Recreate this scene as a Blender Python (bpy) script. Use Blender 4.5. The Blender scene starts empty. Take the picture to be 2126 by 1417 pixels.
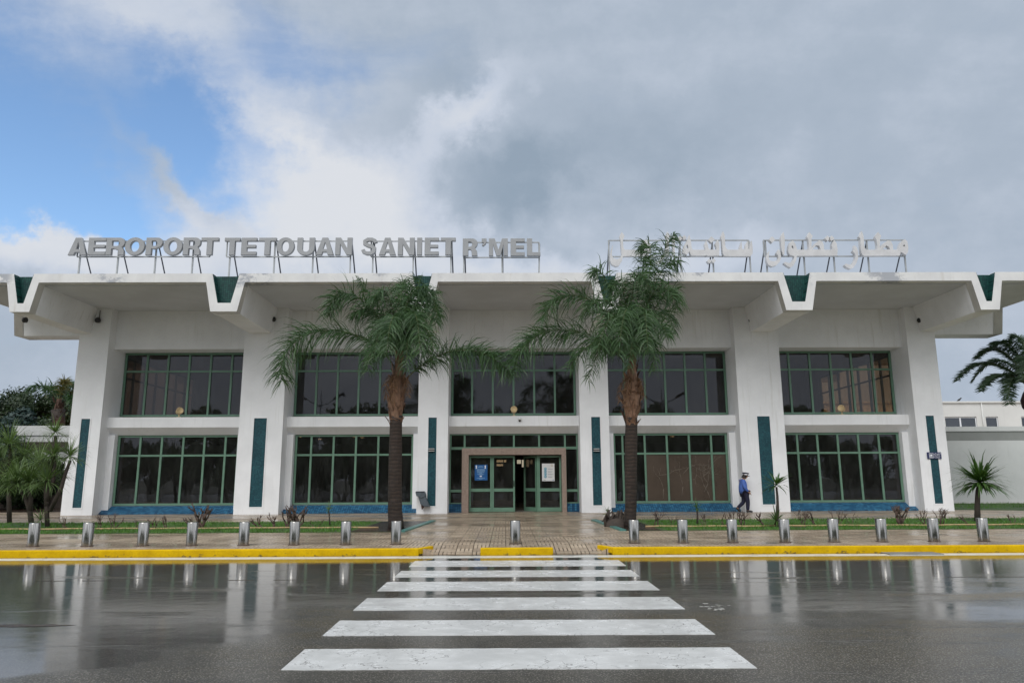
import bpy, bmesh, math, random
from math import sin, cos, pi, radians, sqrt, exp
from mathutils import Vector, Matrix, noise as mnoise
random.seed(11)
SC = bpy.context.scene
COL = SC.collection

# ------------------------------------------------------------------ camera
W, H, F = 2126.0, 1417.0, 1500.0
YAW, PITCH, ROLL, EYE = 0.0096, 0.1852, -0.0046, 1.65
_f = Vector((sin(YAW)*cos(PITCH), cos(YAW)*cos(PITCH), sin(PITCH)))
_r = Vector((cos(YAW), -sin(YAW), 0)); _u = _r.cross(_f)
R_ = cos(ROLL)*_r + sin(ROLL)*_u; U_ = -sin(ROLL)*_r + cos(ROLL)*_u
def ray(px, py): return _f + R_*((px-W/2)/F) - U_*((py-H/2)/F)
def at(px, py, Y):                       # where the sight line of a photo point meets a plane at depth Y
    d = ray(px, py); return Vector((0, 0, EYE)) + d*(Y/d.y)
def gnd(px, py, z=0.0):                  # ... meets the ground
    d = ray(px, py); return Vector((0, 0, EYE)) + d*((z-EYE)/d.z)
cam = bpy.data.cameras.new('camera'); co = bpy.data.objects.new('camera', cam); COL.objects.link(co)
cam.sensor_width = 36; cam.lens = F/W*36; cam.clip_start = .1; cam.clip_end = 3000
co.matrix_world = Matrix((R_, U_, -_f)).transposed().to_4x4(); co.location = (0, 0, EYE)
SC.camera = co

# ------------------------------------------------------------------ node helpers
class NT:
    def __init__(s, nt): s.nt = nt
    def n(s, kind, props=None, **ins):
        nd = s.nt.nodes.new(kind)
        for k, v in (props or {}).items(): setattr(nd, k, v)
        for k, v in ins.items():
            key = int(k[1:]) if k[0] == 'i' and k[1:].isdigit() else k.replace('_', ' ')
            s.set(nd.inputs[key], v)
        return nd
    def set(s, sock, v):
        if isinstance(v, bpy.types.NodeSocket): s.nt.links.new(v, sock)
        elif isinstance(v, bpy.types.Node): s.nt.links.new(v.outputs[0], sock)
        else:
            if sock.type == 'RGBA' and len(v) == 3: v = (*v, 1)
            sock.default_value = v
    def m(s, op, a, b=0.0, c=None, clamp=False):
        ins = dict(i0=a, i1=b)
        if c is not None: ins['i2'] = c
        return s.n('ShaderNodeMath', dict(operation=op, use_clamp=clamp), **ins).outputs[0]
    def mix(s, f, a, b):
        nd = s.n('ShaderNodeMix', dict(data_type='RGBA', clamp_factor=True))
        s.set(nd.inputs[0], f); s.set(nd.inputs[6], a); s.set(nd.inputs[7], b); return nd.outputs[2]
    def mul(s, a, b):
        nd = s.n('ShaderNodeMix', dict(data_type='RGBA', blend_type='MULTIPLY'))
        s.set(nd.inputs[0], 1.0); s.set(nd.inputs[6], a); s.set(nd.inputs[7], b); return nd.outputs[2]
    def mr(s, v, a, b, c=0.0, d=1.0, smooth=True):
        nd = s.n('ShaderNodeMapRange', dict(interpolation_type='SMOOTHSTEP' if smooth else 'LINEAR', clamp=True))
        for i, x in enumerate((v, a, b, c, d)): s.set(nd.inputs[i], x)
        return nd.outputs[0]
    def noise(s, vec, scale, detail=4, rough=.55, dist=0.0):
        return s.n('ShaderNodeTexNoise', None, Vector=vec, Scale=scale, Detail=float(detail), Roughness=rough, Distortion=dist).outputs[0]
    def mapv(s, vec, scale=(1, 1, 1), loc=(0, 0, 0), rot=(0, 0, 0), kind='POINT'):
        return s.n('ShaderNodeMapping', dict(vector_type=kind), Vector=vec, Location=loc, Rotation=rot, Scale=scale).outputs[0]

def newmat(name):
    m = bpy.data.materials.new(name); m.use_nodes = True
    t = NT(m.node_tree); b = m.node_tree.nodes['Principled BSDF']
    pos = t.n('ShaderNodeNewGeometry').outputs['Position']
    return m, t, b, pos
def bump(t, b, h, strength, dist):
    nd = t.n('ShaderNodeBump', None, Strength=strength, Distance=dist, Height=h)
    t.nt.links.new(nd.outputs[0], b.inputs['Normal'])

def paint(name, c, var=.12, scale=1.2, rough=.7, streak=0.0, streak_col=(.25, .24, .2), metallic=0.0, bumpy=0.0, spec=.5, grain=0.0):
    m, t, b, pos = newmat(name)
    n = t.noise(pos, scale, 6, .6)
    c1 = tuple(x*(1-var) for x in c); c2 = tuple(min(1, x*(1+var*.6)) for x in c)
    col = t.mix(t.mr(n, .3, .7), c1, c2)
    if grain:
        g = t.noise(pos, 28, 3, .6)
        col = t.mix(t.mr(g, .3, .75, 0, grain), col, tuple(x*.55 for x in c))
    if streak:
        s = t.noise(t.mapv(pos, (3.4, 3.4, .2)), 1.6, 7, .68)
        s2 = t.noise(pos, .35, 3, .5)
        f = t.m('MULTIPLY', t.mr(s, .52, .8), t.mr(s2, .35, .65))
        col = t.mix(t.m('MULTIPLY', f, streak), col, streak_col)
    t.set(b.inputs['Base Color'], col); b.inputs['Metallic'].default_value = metallic
    b.inputs['Specular IOR Level'].default_value = spec
    t.set(b.inputs['Roughness'], t.mr(n, .2, .8, rough*.85, min(1, rough*1.1)))
    if bumpy: bump(t, b, t.noise(pos, 45, 5, .6), .5, bumpy)
    return m

def tilemat(name, c1, c2, mortar, size, rough=.25, slope=False):
    m, t, b, pos = newmat(name)
    s = t.n('ShaderNodeSeparateXYZ', None, Vector=pos)
    v = t.m('ADD', s.outputs[2], s.outputs[1]) if slope else s.outputs[2]
    uv = t.n('ShaderNodeCombineXYZ', None, X=s.outputs[0], Y=v)
    br = t.n('ShaderNodeTexBrick', dict(offset=0.0, squash=1.0), Vector=uv, Color1=c1, Color2=c2, Mortar=mortar, Scale=1.0,
             Mortar_Size=size*.10, Mortar_Smooth=.3, Bias=-.1, Brick_Width=size, Row_Height=size)
    n = t.noise(pos, 1.3, 6, .65); n2 = t.noise(pos, 14, 3, .6)
    col = t.mix(t.mr(n, .35, .75, 0, .45), br.outputs[0], tuple(x*.55 for x in c1))
    col = t.mix(t.mr(n2, .55, .8, 0, .35), col, tuple(min(1, x*1.8+.02) for x in c2))
    t.set(b.inputs['Base Color'], col)
    t.set(b.inputs['Roughness'], t.mr(br.outputs[1], 0, 1, rough, .8))
    b.inputs['Specular IOR Level'].default_value = .3
    bump(t, b, t.m('SUBTRACT', 1.0, br.outputs[1]), .4, .004)
    return m

def leafmat(name, c, c2, trans=.25, rough=.45, scale=3.0):
    m, t, b, pos = newmat(name)
    n = t.noise(pos, scale, 3, .6)
    r = t.n('ShaderNodeNewGeometry').outputs['Random Per Island']
    f = t.m('ADD', t.m('MULTIPLY', t.mr(n, .3, .7), .5), t.m('MULTIPLY', r, .5))
    col = t.mix(f, c, c2)
    t.set(b.inputs['Base Color'], col); b.inputs['Roughness'].default_value = rough
    b.inputs['Specular IOR Level'].default_value = .4
    tr = t.n('ShaderNodeBsdfTranslucent', None, Color=t.mul(col, (1.1, 1.2, .6)))
    mx = t.n('ShaderNodeMixShader', None, i0=trans, i1=b.outputs[0], i2=tr.outputs[0])
    t.nt.links.new(mx.outputs[0], t.nt.nodes['Material Output'].inputs[0])
    return m

def glassmat(name, tint, k=1.7):
    m, t, b, pos = newmat(name); t.nt.nodes.remove(b)
    fr = t.n('ShaderNodeFresnel', None, IOR=1.5)
    wob = t.n('ShaderNodeBump', None, Strength=.10, Distance=.02, Height=t.noise(pos, .9, 2, .5))
    n = t.noise(t.mapv(pos, (1, 1, .25)), 3.0, 5, .6)
    tc = t.mix(t.mr(n, .35, .8, 0, .3), tint, tuple(x*.7 for x in tint))
    tr = t.n('ShaderNodeBsdfTransparent', None, Color=tc)
    gl = t.n('ShaderNodeBsdfGlossy', None, Color=(.82, .88, 1.0), Roughness=.015, Normal=wob.outputs[0])
    mx = t.n('ShaderNodeMixShader', None, i0=t.m('MULTIPLY', fr.outputs[0], k, clamp=True), i1=tr.outputs[0], i2=gl.outputs[0])
    haze = t.n('ShaderNodeBsdfDiffuse', None, Color=(.42, .45, .43))                # pale haze mixed over the panes to lift their blacks
    dn = t.noise(t.mapv(pos, (2, 2, .5)), 2.2, 6, .65)
    m2 = t.n('ShaderNodeMixShader', None, i0=t.mr(dn, .25, .8, .010, .045), i1=mx.outputs[0], i2=haze.outputs[0])
    t.nt.links.new(m2.outputs[0], t.nt.nodes['Material Output'].inputs[0])
    return m

M = {}
M['white'] = paint('white_render', (.80, .81, .825), .07, .7, .8, streak=.62, streak_col=(.5, .49, .45), bumpy=.0015)
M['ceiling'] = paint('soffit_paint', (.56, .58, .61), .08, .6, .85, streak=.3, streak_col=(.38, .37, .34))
def fascia_mat():
    m, t, b, pos = newmat('fascia_paint')
    n = t.noise(pos, .9, 6, .6)
    col = t.mix(t.mr(n, .3, .7), (.62, .62, .62), (.72, .72, .71))
    pl = t.noise(t.mapv(pos, (1, 1, 1.6)), 1.1, 8, .7)       # peeled paint patches on the top band
    big = t.noise(t.mapv(pos, (.22, 0, 0)), 1.0, 2, .5)
    z = t.n('ShaderNodeSeparateXYZ', None, Vector=pos).outputs[2]
    f = t.m('MULTIPLY', t.mr(pl, .47, .56), t.mr(big, .5, .58))
    f = t.m('MULTIPLY', f, t.mr(z, 9.5, 9.75))
    col = t.mix(t.m('MULTIPLY', f, .8), col, (.30, .32, .36))
    st = t.noise(t.mapv(pos, (5, 5, .4)), 1.2, 5, .6)
    col = t.mix(t.m('MULTIPLY', t.mr(st, .55, .75), .3), col, (.42, .38, .31))
    t.set(b.inputs['Base Color'], col); b.inputs['Roughness'].default_value = .8
    return m
M['fascia'] = fascia_mat()
M['teal'] = tilemat('teal_mosaic', (.006, .045, .068), (.017, .105, .125), (.03, .075, .085), .06, .38)
M['green_tile'] = tilemat('green_mosaic', (.005, .04, .04), (.012, .085, .07), (.006, .03, .03), .09, .4)
M['blue_tile'] = tilemat('blue_mosaic', (.010, .065, .15), (.055, .22, .37), (.012, .04, .07), .11, .3, slope=True)
M['frame'] = paint('green_aluminium', (.125, .235, .165), .12, 2, .45, streak=.15, streak_col=(.05, .1, .07))
M['glass'] = glassmat('bronze_glass', (.54, .48, .43), 1.05)
M['door_glass'] = glassmat('door_glass', (.74, .66, .56), .8)
M['side_glass_dimmed'] = glassmat('side_glass_dimmed', (.48, .40, .33), .3)  # tint darkened to dim the daylight seen through the left end
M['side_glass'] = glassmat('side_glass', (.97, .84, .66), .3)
M['granite'] = paint('brown_granite', (.33, .25, .205), .2, 9, .35, grain=.6)
_m, _t, _b, _p = newmat('lamp_glow'); _b.inputs['Emission Color'].default_value = (1, .78, .45, 1); _b.inputs['Emission Strength'].default_value = 2.5; M['lamp'] = _m
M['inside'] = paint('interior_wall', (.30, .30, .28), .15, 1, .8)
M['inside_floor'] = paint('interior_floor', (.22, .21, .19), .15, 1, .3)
M['blind'] = paint('brown_film', (.078, .058, .043), .15, .8, .3, streak=.3, streak_col=(.03, .02, .014), spec=.35)
M['crack'] = paint('pale_line', (.21, .18, .145), .2, 4, .8)
M['sign_grey'] = paint('sign_grey', (.29, .30, .31), .08, 2, .5, streak=.3, streak_col=(.25, .25, .24))
M['sign_white'] = paint('sign_white', (.56, .56, .565), .1, 2.5, .5, streak=.4, streak_col=(.42, .41, .39))
M['steel_grey'] = paint('galvanised_steel', (.34, .355, .36), .15, 3, .5, metallic=.3)
def kerbmat():
    m, t, b, pos = newmat('yellow_kerb_paint')
    n = t.noise(pos, 2.2, 6, .65); g = t.noise(pos, 26, 4, .7); z = t.n('ShaderNodeSeparateXYZ', None, Vector=pos).outputs[2]
    col = t.mix(t.mr(n, .3, .7), (.56, .34, .002), (.72, .46, .003))
    col = t.mix(t.mr(g, .42, .75, 0, .45), col, (.40, .24, .004))
    chip = t.m('ADD', t.noise(t.mapv(pos, (1, 1, 2)), 7, 7, .7), t.mr(z, -.15, -.02, .12, -.08, False))       # chipped along the foot
    col = t.mix(t.mr(chip, .64, .72, 0, .8), col, (.10, .075, .04))
    t.set(b.inputs['Base Color'], col); b.inputs['Roughness'].default_value = .7; b.inputs['Specular IOR Level'].default_value = .12
    bump(t, b, g, .5, .006); return m
M['yellow'] = kerbmat()
M['dark_steel'] = paint('dark_steel', (.05, .055, .07), .15, 3, .5)
M['black'] = paint('black_metal', (.02, .02, .022), .2, 4, .5)
M['grey_plastic'] = paint('grey_bin_metal', (.085, .105, .125), .2, 5, .5)
M['dark_plastic'] = paint('dark_bin_metal', (.025, .03, .045), .2, 5, .5)
M['rust'] = paint('rusty_metal', (.06, .03, .025), .3, 6, .8)
M['cream'] = paint('cream_plastic', (.62, .47, .26), .1, 5, .5)
M['sign_blue'] = paint('navy_sign', (.012, .02, .09), .1, 3, .4)
M['print_white'] = paint('white_print', (.75, .77, .8), .05, 3, .6)
M['print_grey'] = paint('grey_print', (.32, .33, .36), .1, 3, .6)
M['poster_blue'] = paint('blue_poster', (.012, .10, .30), .15, 3, .35)
M['poster_white'] = paint('white_poster', (.66, .66, .65), .06, 3, .35)
M['print_cyan'] = paint('cyan_print', (.06, .30, .42), .15, 6, .5)
M['print_pale'] = paint('pale_blue_print', (.25, .42, .62), .1, 3, .5)
M['print_tan'] = paint('tan_print', (.48, .38, .28), .1, 3, .6)
M['soil'] = paint('wet_soil', (.035, .022, .016), .3, 2, .25, bumpy=.02)
M['bark'] = paint('dark_bark', (.055, .042, .034), .3, 5, .85, bumpy=.03)
M['twig'] = paint('brown_twig', (.085, .055, .042), .3, 8, .8)
M['boot_young'] = paint('young_palm_boot', (.075, .038, .024), .4, 6, .85, bumpy=.02)
M['boot_dark'] = paint('date_palm_boot', (.045, .018, .02), .35, 6, .85, bumpy=.02)
M['frond'] = leafmat('queen_palm_leaf', (.02, .055, .02), (.085, .16, .062), .22, .4)
M['rachis'] = paint('palm_rachis', (.09, .11, .035), .2, 3, .5)
M['dead'] = leafmat('dry_palm_leaf', (.11, .055, .025), (.25, .145, .07), .15, .6)
M['frond_date'] = leafmat('date_palm_leaf', (.02, .05, .022), (.05, .095, .042), .15)
M['yucca'] = leafmat('yucca_leaf', (.06, .115, .04), (.20, .28, .11), .28)
M['dracaena'] = leafmat('dracaena_leaf', (.03, .075, .022), (.085, .16, .035), .2)
M['leaf_dark'] = leafmat('dark_tree_leaf', (.012, .028, .012), (.035, .06, .018), .15, scale=.8)
M['leaf_street'] = leafmat('street_tree_leaf', (.075, .115, .045), (.14, .195, .075), .2, scale=.8)
M['leaf_blue'] = leafmat('conifer_leaf', (.02, .045, .042), (.04, .07, .062), .1)
M['leaf_warm'] = leafmat('olive_leaf', (.03, .04, .012), (.075, .075, .02), .2, scale=.7)
M['frond_yellow'] = leafmat('yellow_palm_leaf', (.08, .08, .02), (.16, .13, .03), .2)
M['skin'] = paint('skin', (.36, .20, .13), .08, 6, .5)
M['jacket'] = paint('blue_jacket', (.065, .14, .44), .12, 7, .8)
M['trousers'] = paint('navy_trousers', (.010, .011, .035), .15, 7, .85)
M['shoe'] = paint('black_leather', (.008, .008, .01), .1, 7, .4)
M['cap_white'] = paint('white_cap_band', (.72, .72, .74), .05, 7, .7)
M['hair'] = paint('dark_hair', (.02, .016, .014), .2, 20, .7)
M['far_white'] = paint('far_white_render', (.66, .66, .64), .06, .4, .85, streak=.35, streak_col=(.45, .44, .4))
M['far_wall'] = paint('boundary_wall_render', (.60, .61, .605), .07, .5, .85, streak=.4, streak_col=(.36, .37, .34), grain=.15)
M['wall_band'] = paint('boundary_wall_band', (.27, .28, .27), .1, .6, .85, streak=.4, streak_col=(.22, .23, .2), grain=.2)
M['far_glass'] = glassmat('far_window_glass', (.15, .17, .18), 2.5)
M['hose'] = paint('tan_pipe', (.42, .29, .15), .2, 3, .7)
M['teal_edge'] = paint('teal_bed_edge', (.07, .22, .20), .2, 4, .35)
M['line_white'] = paint('road_line_white', (.70, .70, .66), .14, 3, .3, grain=.25)

def trunkmat():
    m, t, b, pos = newmat('palm_trunk')
    wv = t.n('ShaderNodeTexWave', dict(wave_type='BANDS', bands_direction='Z', wave_profile='SAW'), Vector=pos, Scale=2.6, Distortion=3.0, Detail=3.0, Detail_Scale=2.0)
    n = t.noise(t.mapv(pos, (6, 6, 2)), 2, 5, .65)
    col = t.mix(wv.outputs[1], (.02, .015, .013), (.072, .05, .039))
    col = t.mix(t.mr(n, .4, .75, 0, .6), col, (.035, .03, .028))
    t.set(b.inputs['Base Color'], col); b.inputs['Roughness'].default_value = .75
    bump(t, b, t.m('ADD', wv.outputs[1], n), .8, .05); return m
M['trunk'] = trunkmat()
def bootmat():
    m, t, b, pos = newmat('palm_boot')
    f = t.noise(t.mapv(pos, (14, 14, 2.2)), 1.6, 6, .7); n = t.noise(pos, 4.5, 5, .65); r = t.n('ShaderNodeNewGeometry').outputs['Random Per Island']
    col = t.mix(t.mr(f, .32, .68), (.045, .02, .012), (.32, .175, .105))
    col = t.mix(t.m('MULTIPLY', t.mr(n, .45, .7), .75), col, (.075, .034, .02))
    col = t.mix(t.m('MULTIPLY', r, .5), col, (.36, .235, .16))
    t.set(b.inputs['Base Color'], col); b.inputs['Roughness'].default_value = .85
    bump(t, b, t.m('ADD', f, n), .9, .04); return m
M['boot'] = bootmat()

def steelmat():
    m, t, b, pos = newmat('stainless_steel')
    n = t.noise(t.mapv(pos, (30, 30, 1.2)), 2, 5, .6); n2 = t.noise(pos, 9, 4, .6)
    z = t.n('ShaderNodeSeparateXYZ', None, Vector=pos).outputs[2]
    col = t.mix(t.mr(n, .35, .7), (.30, .29, .275), (.56, .55, .53))
    col = t.mix(t.m('MULTIPLY', t.mr(z, .12, .0), t.mr(n2, .3, .6, .2, .75)), col, (.23, .19, .14))
    t.set(b.inputs['Base Color'], col); b.inputs['Metallic'].default_value = 1.0
    t.set(b.inputs['Roughness'], t.mr(n2, .3, .75, .14, .22)); return m
M['steel'] = steelmat()

def asphalt():
    m, t, b, pos = newmat('wet_asphalt')
    big = t.noise(t.mapv(pos, (.16, .55, 1)), 1.0, 7, .62, .6)       # water film, drawn out along the traffic
    mid = t.noise(t.mapv(pos, (.5, 1.3, 1)), 1.3, 6, .65)
    sp = t.n('ShaderNodeSeparateXYZ', None, Vector=pos)
    film = t.m('ADD', t.m('ADD', t.m('MULTIPLY', big, 1.25), t.m('MULTIPLY', mid, .6)), t.mr(sp.outputs[1], 7.0, 14.5, -.52, .0, False))
    wpos = t.n('ShaderNodeVectorMath', dict(operation='ADD'), i0=pos, i1=t.n('ShaderNodeTexNoise', None, Vector=pos, Scale=.9, Detail=5.0).outputs[1]).outputs[0]
    for cx, cy, rx, ry, wgt in ((-9.0, 9.4, 6.6, 4.0, .95), (13.5, 14.6, 4.5, 2.0, .5), (-8.0, 16.0, 7.0, 1.6, .35)):   # hollows where the water stands
        ln_ = t.n('ShaderNodeVectorMath', dict(operation='LENGTH'), i0=t.mapv(wpos, (rx, ry, 50), (cx+.5, cy+.5, .5), (0, 0, 0), 'TEXTURE')).outputs[1]
        film = t.m('ADD', film, t.m('MULTIPLY', t.mr(ln_, .55, 1.05, 1, 0), wgt))
    wet = t.mr(film, .40, .80, .44, 1.0)
    g = t.noise(pos, 60, 3, .7); g2 = t.noise(pos, 22, 5, .75)
    vor = t.n('ShaderNodeTexVoronoi', None, Vector=pos, Scale=42.0)
    stone = t.mr(t.m('ADD', t.m('MULTIPLY', vor.outputs[0], 1.1), t.m('MULTIPLY', g2, .8)), .62, .86, 1, 0)
    col = t.mix(t.mr(t.m('ADD', t.m('MULTIPLY', g, .5), t.m('MULTIPLY', g2, .5)), .38, .62), (.017, .0152, .012), (.088, .078, .062))
    col = t.mix(t.m('MULTIPLY', stone, .7), col, (.36, .335, .29))
    pat = t.noise(t.mapv(pos, (.35, .8, 1)), 1.1, 5, .6)
    col = t.mix(t.mr(pat, .45, .7, 0, .5), col, (.10, .086, .066))
    mot = t.noise(t.mapv(pos, (.9, 1.5, 1)), 1.7, 7, .7)
    col = t.mix(t.mr(mot, .5, .66, 0, .6), col, (.024, .021, .017))
    col = t.mix(t.m('MULTIPLY', wet, .5), col, (.028, .023, .017))
    t.set(b.inputs['Base Color'], col)
    t.set(b.inputs['Roughness'], t.mr(wet, 0, 1, .55, .36, False)); b.inputs['IOR'].default_value = 1.4
    nd = t.n('ShaderNodeBump', None, Strength=t.mr(wet, 0, 1, .9, .3, False), Distance=.02, Height=t.m('ADD', t.m('MULTIPLY', g, .6), g2))
    t.nt.links.new(nd.outputs[0], b.inputs['Normal'])
    dry = t.m('MULTIPLY', stone, t.m('SUBTRACT', 1.0, wet))
    t.set(b.inputs['Coat Weight'], t.m('SUBTRACT', t.mr(wet, 0, 1, .6, 1.0, False), t.m('MULTIPLY', dry, .75), clamp=True)); b.inputs['Coat IOR'].default_value = 1.42
    dull = t.mr(t.noise(t.mapv(pos, (.22, 1.5, 1), (3, 1, 0), (0, 0, .12)), 1.5, 7, .68, .5), .54, .66)   # half dried streaks
    dull = t.m('MULTIPLY', dull, t.mr(sp.outputs[1], 16.2, 13.5, 0, 1))
    t.set(b.inputs['Coat Roughness'], t.m('ADD', t.mr(wet, .3, 1, .085, .025, False), t.m('MULTIPLY', dull, .26)))
    cn = t.n('ShaderNodeBump', None, Strength=t.mr(wet, .3, 1, .22, .02, False), Distance=.018, Height=t.m('ADD', g2, t.m('MULTIPLY', g, .5)))
    rip = t.n('ShaderNodeBump', None, Strength=.06, Distance=.02, Height=t.noise(t.mapv(pos, (1, 2.2, 1)), 2.6, 3, .5), Normal=cn.outputs[0])
    t.nt.links.new(rip.outputs[0], b.inputs['Coat Normal'])
    return m
M['asphalt'] = asphalt()

def crossmat():
    m, t, b, pos = newmat('crosswalk_paint')
    n = t.noise(pos, 3, 6, .6); g = t.noise(pos, 70, 3, .7); w = t.noise(t.mapv(pos, (1.2, 3.5, 1)), 2.2, 8, .7)
    col = t.mix(t.mr(n, .3, .7), (.58, .59, .585), (.66, .67, .665))
    col = t.mix(t.mr(g, .55, .8, 0, .18), col, (.42, .42, .41))
    ck = t.n('ShaderNodeTexVoronoi', dict(feature='DISTANCE_TO_EDGE'), Vector=t.n('ShaderNodeVectorMath', dict(operation='ADD'), i0=pos, i1=t.n('ShaderNodeTexNoise', None, Vector=pos, Scale=4.0, Detail=4.0).outputs[1]).outputs[0], Scale=1.5)
    col = t.mix(t.m('MULTIPLY', t.mr(ck.outputs[0], .004, .014, 1, 0), t.mr(n, .4, .6)), col, (.16, .155, .15))
    col = t.mix(t.mr(w, .66, .78, 0, .25), col, (.34, .335, .32))
    t.set(b.inputs['Base Color'], col)
    t.set(b.inputs['Roughness'], t.mr(n, .3, .7, .12, .30)); b.inputs['IOR'].default_value = 1.4
    bump(t, b, g, .25, .006); return m
M['cross'] = crossmat()

def paving():
    m, t, b, pos = newmat('wet_paving')
    s = t.n('ShaderNodeSeparateXYZ', None, Vector=pos)
    T = .40
    u = t.m('DIVIDE', t.m('ADD', s.outputs[0], 100.0), T); v = t.m('DIVIDE', t.m('ADD', s.outputs[1], 100.0), T)
    par = t.m('MODULO', t.m('ADD', t.m('FLOOR', u), t.m('FLOOR', v)), 2.0)
    def lines(q, k, w):
        fr = t.m('FRACT', t.m('MULTIPLY', q, k)); d = t.m('ABSOLUTE', t.m('SUBTRACT', fr, .5))
        return t.mr(d, .5-w, .5-w*.4)
    la = lines(u, 4, .20); lb = lines(v, 4, .20); edge = t.m('MAXIMUM', lines(u, 1, .035), lines(v, 1, .035))
    brk = t.noise(pos, 2.6, 3, .6)
    pat = t.m('ADD', t.m('MULTIPLY', la, t.m('SUBTRACT', 1.0, t.m('MULTIPLY', par, .75))), t.m('MULTIPLY', lb, t.m('MULTIPLY', par, .75)))
    pat = t.m('MAXIMUM', t.m('MULTIPLY', pat, t.mr(brk, .35, .55, .3, 1)), edge)
    n = t.noise(t.mapv(pos, (.5, 1, 1)), .8, 7, .62); n2 = t.noise(pos, 7, 4, .6)
    cell = t.n('ShaderNodeTexWhiteNoise', dict(noise_dimensions='2D'), Vector=t.n('ShaderNodeCombineXYZ', None, X=t.m('FLOOR', u), Y=t.m('FLOOR', v))).outputs[0]
    col = t.mix(cell, (.42, .33, .24), (.54, .44, .325))
    col = t.mix(t.mr(n, .45, .72, 0, .7), col, (.155, .11, .075))
    col = t.mix(t.mr(n2, .5, .8, 0, .35), col, (.22, .17, .12))
    col = t.mix(t.m('MULTIPLY', pat, .9), col, (.04, .03, .022))
    t.set(b.inputs['Base Color'], col)
    wet = t.mr(t.noise(t.mapv(pos, (.3, .6, 1)), 1.0, 6, .6), .4, .62)
    t.set(b.inputs['Roughness'], t.m('ADD', t.mr(wet, 0, 1, .34, .12, False), t.m('MULTIPLY', pat, .35), clamp=True)); b.inputs['IOR'].default_value = 1.36
    t.set(b.inputs['Specular IOR Level'], t.m('SUBTRACT', .5, t.m('MULTIPLY', pat, .35)))
    bump(t, b, t.m('SUBTRACT', t.m('MULTIPLY', n2, .25), pat), .3, .006); return m
M['paving'] = paving()

def lawnmat(name, a, b_, c):
    m, t, b, pos = newmat(name)
    n = t.noise(pos, 1.1, 6, .65); g = t.noise(pos, 30, 4, .7)
    col = t.mix(t.mr(n, .3, .7), a, b_); col = t.mix(t.mr(g, .4, .75, 0, .6), col, c)
    t.set(b.inputs['Base Color'], col); b.inputs['Roughness'].default_value = .7
    bump(t, b, g, .8, .03); return m
M['lawn'] = lawnmat('lawn_ground', (.035, .075, .016), (.06, .125, .022), (.03, .04, .015))
M['blade'] = leafmat('grass_blade', (.05, .14, .02), (.11, .24, .035), .2, scale=1.2)
M['ground'] = lawnmat('ground_earth', (.07, .075, .045), (.10, .10, .06), (.06, .055, .04))

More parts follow.
